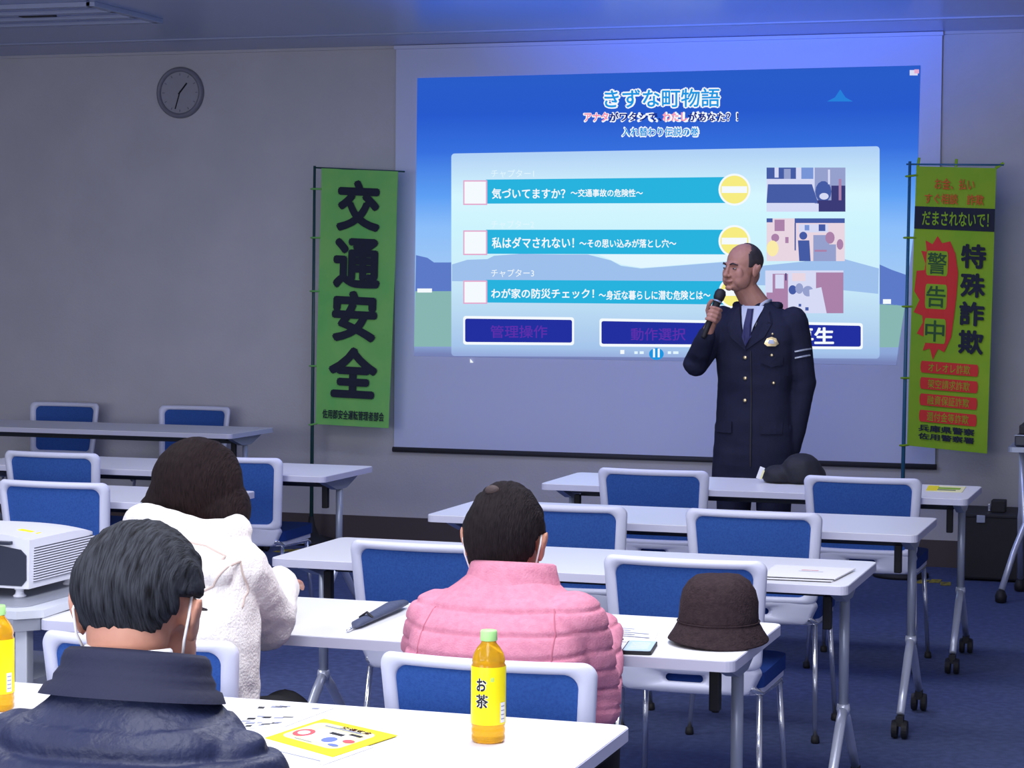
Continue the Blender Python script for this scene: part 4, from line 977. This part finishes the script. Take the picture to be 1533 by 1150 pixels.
# --- presenter in the dark uniform
QX, QY, QYAW = -2.06, 10.33, 172
t = thing('person', 'man standing at the screen in a dark navy uniform, holding a microphone to his mouth', 'person', (QX, QY, 0), R(QYAW))
inv = Matrix.Rotation(-R(QYAW), 3, 'Z')
def L_(x, y, z): return inv @ (Vector((x, y, z)) - Vector((QX, QY, 0)))
hc = L_(-2.118, 10.27, 1.652); HM = B(146 - QYAW, 2, -3)
sh = [Vector((-.178, -.01, 1.405)), Vector((.170, .0, 1.405))]; el = [Vector((-.225, -.04, 1.12)), L_(-2.325, 10.20, 1.195)]; wl = [Vector((-.185, -.02, .835)), L_(-2.238, 10.07, 1.355)]
ma, mb = L_(-2.252, 10.03, 1.325), L_(-2.180, 10.10, 1.552); ax = (mb - ma).normalized(); mc = ma.lerp(mb, .50)
bm = bmesh.new(); head(bm, hc, HM)
chain(bm, [hc + HM @ Vector((0, -.02, -.045)), hc + HM @ Vector((0, -.015, -.09)), Vector((0, .0, 1.47))], [.054, .056, .066])
secb = [(0, 0, .86, .15, .10), (0, 0, 1.0, .14, .095), (0, 0, 1.15, .145, .10), (0, -.01, 1.3, .15, .09), (0, -.02, 1.40, .125, .065), (0, -.01, 1.47, .06, .055)]
loft(bm, [((x, y, z), rx, ry, None) for x, y, z, rx, ry in secb])
for k, q in enumerate((-1, 1)):
    chain(bm, [sh[k], el[k], wl[k]], [.045, .038, .026])
    chain(bm, [(q * .09, 0, .90), (q * .10, .01, .50), (q * .105, -.01, .10)], [.085, .055, .038]); chain(bm, [(q * .105, .0, .06), (q * .115, .14, .035)], [.038, .028])
# hanging left hand
w0 = wl[0]; dn = Vector((.02, .10, -1)).normalized()
ell(bm, w0 + dn * .05, (.018, .038, .05), None)
for k in range(4): f0 = w0 + dn * .085 + Vector((0, (k - 1.5) * .018, 0)); chain(bm, [f0, f0 + dn * .035 + Vector((.006, 0, 0)), f0 + dn * (.06 + .006 * (k in (1, 2))) + Vector((.018, 0, 0))], [.0088, .008, .0068])
chain(bm, [w0 + dn * .02 + Vector((0, .02, 0)), w0 + dn * .055 + Vector((.008, .045, 0)), w0 + dn * .085 + Vector((.012, .052, 0))], [.013, .010, .0085])
# right hand closed round the microphone
pdir = (wl[1] - mc); pdir = (pdir - ax * pdir.dot(ax)).normalized(); sdir = ax.cross(pdir)
def mp_(a, h, r): return mc + ax * h + pdir * (math.cos(a) * r) + sdir * (math.sin(a) * r)
Mh = Matrix((sdir, pdir, ax)).transposed()
ell(bm, mc + pdir * .030 + ax * -.004, (.036, .020, .044), Mh); chain(bm, [wl[1], mc + pdir * .034 - ax * .03], [.027, .024])
for k in range(4):
    h = .030 - .0195 * k; chain(bm, [mp_(a, h - .002 * j, .031 - .001 * j) for j, a in enumerate([R(d_) for d_ in (-25, -70, -115, -165, -205)])], [.0100, .0098, .0090, .0084, .0074])
chain(bm, [mp_(R(25), -.015, .034), mp_(R(70), .012, .034), mp_(R(110), .038, .031), mp_(R(135), .055, .029)], [.0145, .0125, .0105, .0090])
fuse(bm, 'body', 'skin2', t, .0035, 4)
face_bits(hc, HM, t)
hair_cap(hc, HM, t, 'hair_short', lambda x, y, z: (z > .0 and y < .030 - .0 * z and z + y * .9 < .098 and (y < -.01 or abs(x) > .03) ) or (y < -.045 and z > -.045), thick=.003, r=(.0785, .0985, .0905), lift=(0, -.012, .0305), rough=.001)
# jacket
sec = [(0, 0, .64, .208, .14), (0, 0, .80, .20, .137), (0, 0, .95, .188, .132), (0, 0, 1.08, .182, .128), (0, 0, 1.20, .192, .134), (0, 0, 1.31, .205, .134), (0, -.005, 1.385, .205, .118), (0, -.01, 1.43, .175, .098), (0, -.01, 1.465, .12, .082), (0, -.01, 1.49, .085, .074)]
bm = bmesh.new(); loft(bm, [((x, y, z), rx, ry, None) for x, y, z, rx, ry in sec])
for k, q in enumerate((-1, 1)):
    s_, e_, w_ = sh[k], el[k], wl[k] + (el[k] - wl[k]).normalized() * (.025 if q > 0 else -.03)
    chain(bm, [s_, s_.lerp(e_, .5), e_, e_.lerp(w_, .5), w_], [.070, .066, .060, .052, .043])
    ell(bm, s_ + Vector((0, 0, -.005)), (.070, .070, .058))
jk = fuse(bm, 'jacket', 'uniform', t, .006, 4, lambda p, n_: p + n_ * (.004 * noise.noise(p * 11) + .003 * noise.noise(Vector((p.x * 6, p.y * 6, p.z * 22)))))
bv = bvh_of(jk)
onto(bv, 'shirt_front', [(-.058, 1.475), (.052, 1.475), (.035, 1.40), (.002, 1.285), (-.045, 1.39)], 'shirt', t, off=.0035, th=.003)
onto(bv, 'tie', [(-.014, 1.462), (.016, 1.462), (.012, 1.435), (.022, 1.33), (.002, 1.285), (-.022, 1.33), (-.011, 1.435)], 'tie', t, off=.010, th=.006)
for nm, q in (('lapel', -1), ('lapel', 1)):
    onto(bv, nm, [(q * .060, 1.472), (q * .088, 1.455), (q * .092, 1.40), (q * .112, 1.395), (q * .085, 1.33), (.004 - q * .002, 1.265), (.002, 1.285), (q * .035, 1.38)], 'uniform', t, off=.008, th=.005)
    bm = bmesh.new(); a = hitp(bv, q * .052, 1.468, -1, .006); tube(bm, [Vector((q * .060, -.03, 1.500)), Vector((q * .058, .03, 1.494)), Vector((q * .046, .058, 1.480)), a + Vector((-q * .026, .008, -.030))], [.009, .011, .012, .004], 8, flat=.6); done(bm, 'shirt_collar', 'shirt', t, smooth=True)
bm = bmesh.new(); tube(bm, [Vector((.102 * math.cos(a), -.012 + .092 * math.sin(a), 1.475)) for a in [R(-200 + 11 * k) for k in range(21)]], .020, 10); done(bm, 'jacket_collar', 'uniform', t, smooth=True)
onto(bv, 'placket_edge', [(-.022, 1.265), (-.018, 1.265), (-.026, .72), (-.032, .72)], 'dark', t, off=.0035, th=.003, cuts=8)
def button(x, z, r=.010):
    h = hitp(bv, x, z, -1, .003); bm = bmesh.new(); ell(bm, h, (r, .005, r), None, 2); done(bm, 'button', 'gold', t, smooth=True)
for z in (1.232, 1.135, 1.03): button(.008, z)
button(-.118, 1.245, .008); button(-.125, 1.115, .008); button(-.118, 1.345, .006)
for x0 in (-.165,): onto(bv, 'pocket_flap', [(x0, 1.235), (x0 + .095, 1.245), (x0 + .095, 1.21), (x0 + .045, 1.19), (x0, 1.20)], 'uniform', t, off=.006, th=.004)
for q in (-1, 1): onto(bv, 'lower_pocket_flap', [(q * .07, .93), (q * .165, .93), (q * .165, .875), (q * .07, .875)], 'uniform', t, off=.006, th=.004)
onto(bv, 'badge', [(-.150, 1.300), (-.138, 1.325), (-.118, 1.332), (-.098, 1.325), (-.086, 1.300), (-.100, 1.288), (-.136, 1.288)], 'gold', t, off=.008, th=.004)
onto(bv, 'badge_centre', [(-.128, 1.318), (-.108, 1.318), (-.104, 1.300), (-.132, 1.300)], 'shirt', t, off=.011, th=.003)
for z in (1.262, 1.232):
    pts = []
    for k in range(9):
        x = -.205 - .010 * k; h = hitp(bv, x, z + .0022 * k, -1, .003)
        if h: pts.append(h)
    if len(pts) > 2: bm = bmesh.new(); tube(bm, pts, .0045, 6); done(bm, 'sleeve_stripe', 'silver', t)
bm = bmesh.new()
for q in (-1, 1): chain(bm, [(q * .095, 0, .90), (q * .10, .01, .50), (q * .105, -.005, .09)], [.105, .082, .072])
ell(bm, (0, 0, .90), (.175, .125, .12)); fuse(bm, 'trousers', 'uniform', t, .008, 3)
for q in (-1, 1):
    bm = bmesh.new(); ell(bm, (q * .108, .0, .05), (.044, .06, .05)); ell(bm, (q * .118, .115, .035), (.048, .10, .034)); box(bm, (q * .113, .07, .010), (.08, .24, .018)); fuse(bm, 'shoe', 'shoe', t, .006, 3)
# microphone, held in his hand: a thing of its own
Wm = Matrix.Translation((QX, QY, 0)) @ Matrix.Rotation(R(QYAW), 4, 'Z')
A_, B_ = Wm @ ma, Wm @ mb
m3 = thing('microphone', "black hand microphone held up in the presenter's hand", 'microphone', A_)
D_ = B_ - A_; dd = D_.normalized()
bm = bmesh.new(); tube(bm, [D_ * f for f in (0, .03, .5, .74)], [.010, .0125, .0145, .0185], 20); done(bm, 'handle', 'rub', m3, smooth=True)
bm = bmesh.new(); tube(bm, [D_ * .735, D_ * .765], [.0215, .0215], 20); done(bm, 'ring', 'steel', m3, smooth=True)
bm = bmesh.new(); tube(bm, [D_ * .76, D_ * .82, D_ * .92, D_ * .98, D_ * 1.0], [.019, .0255, .0265, .020, .010], 20); done(bm, 'grille', 'dark', m3, smooth=True)
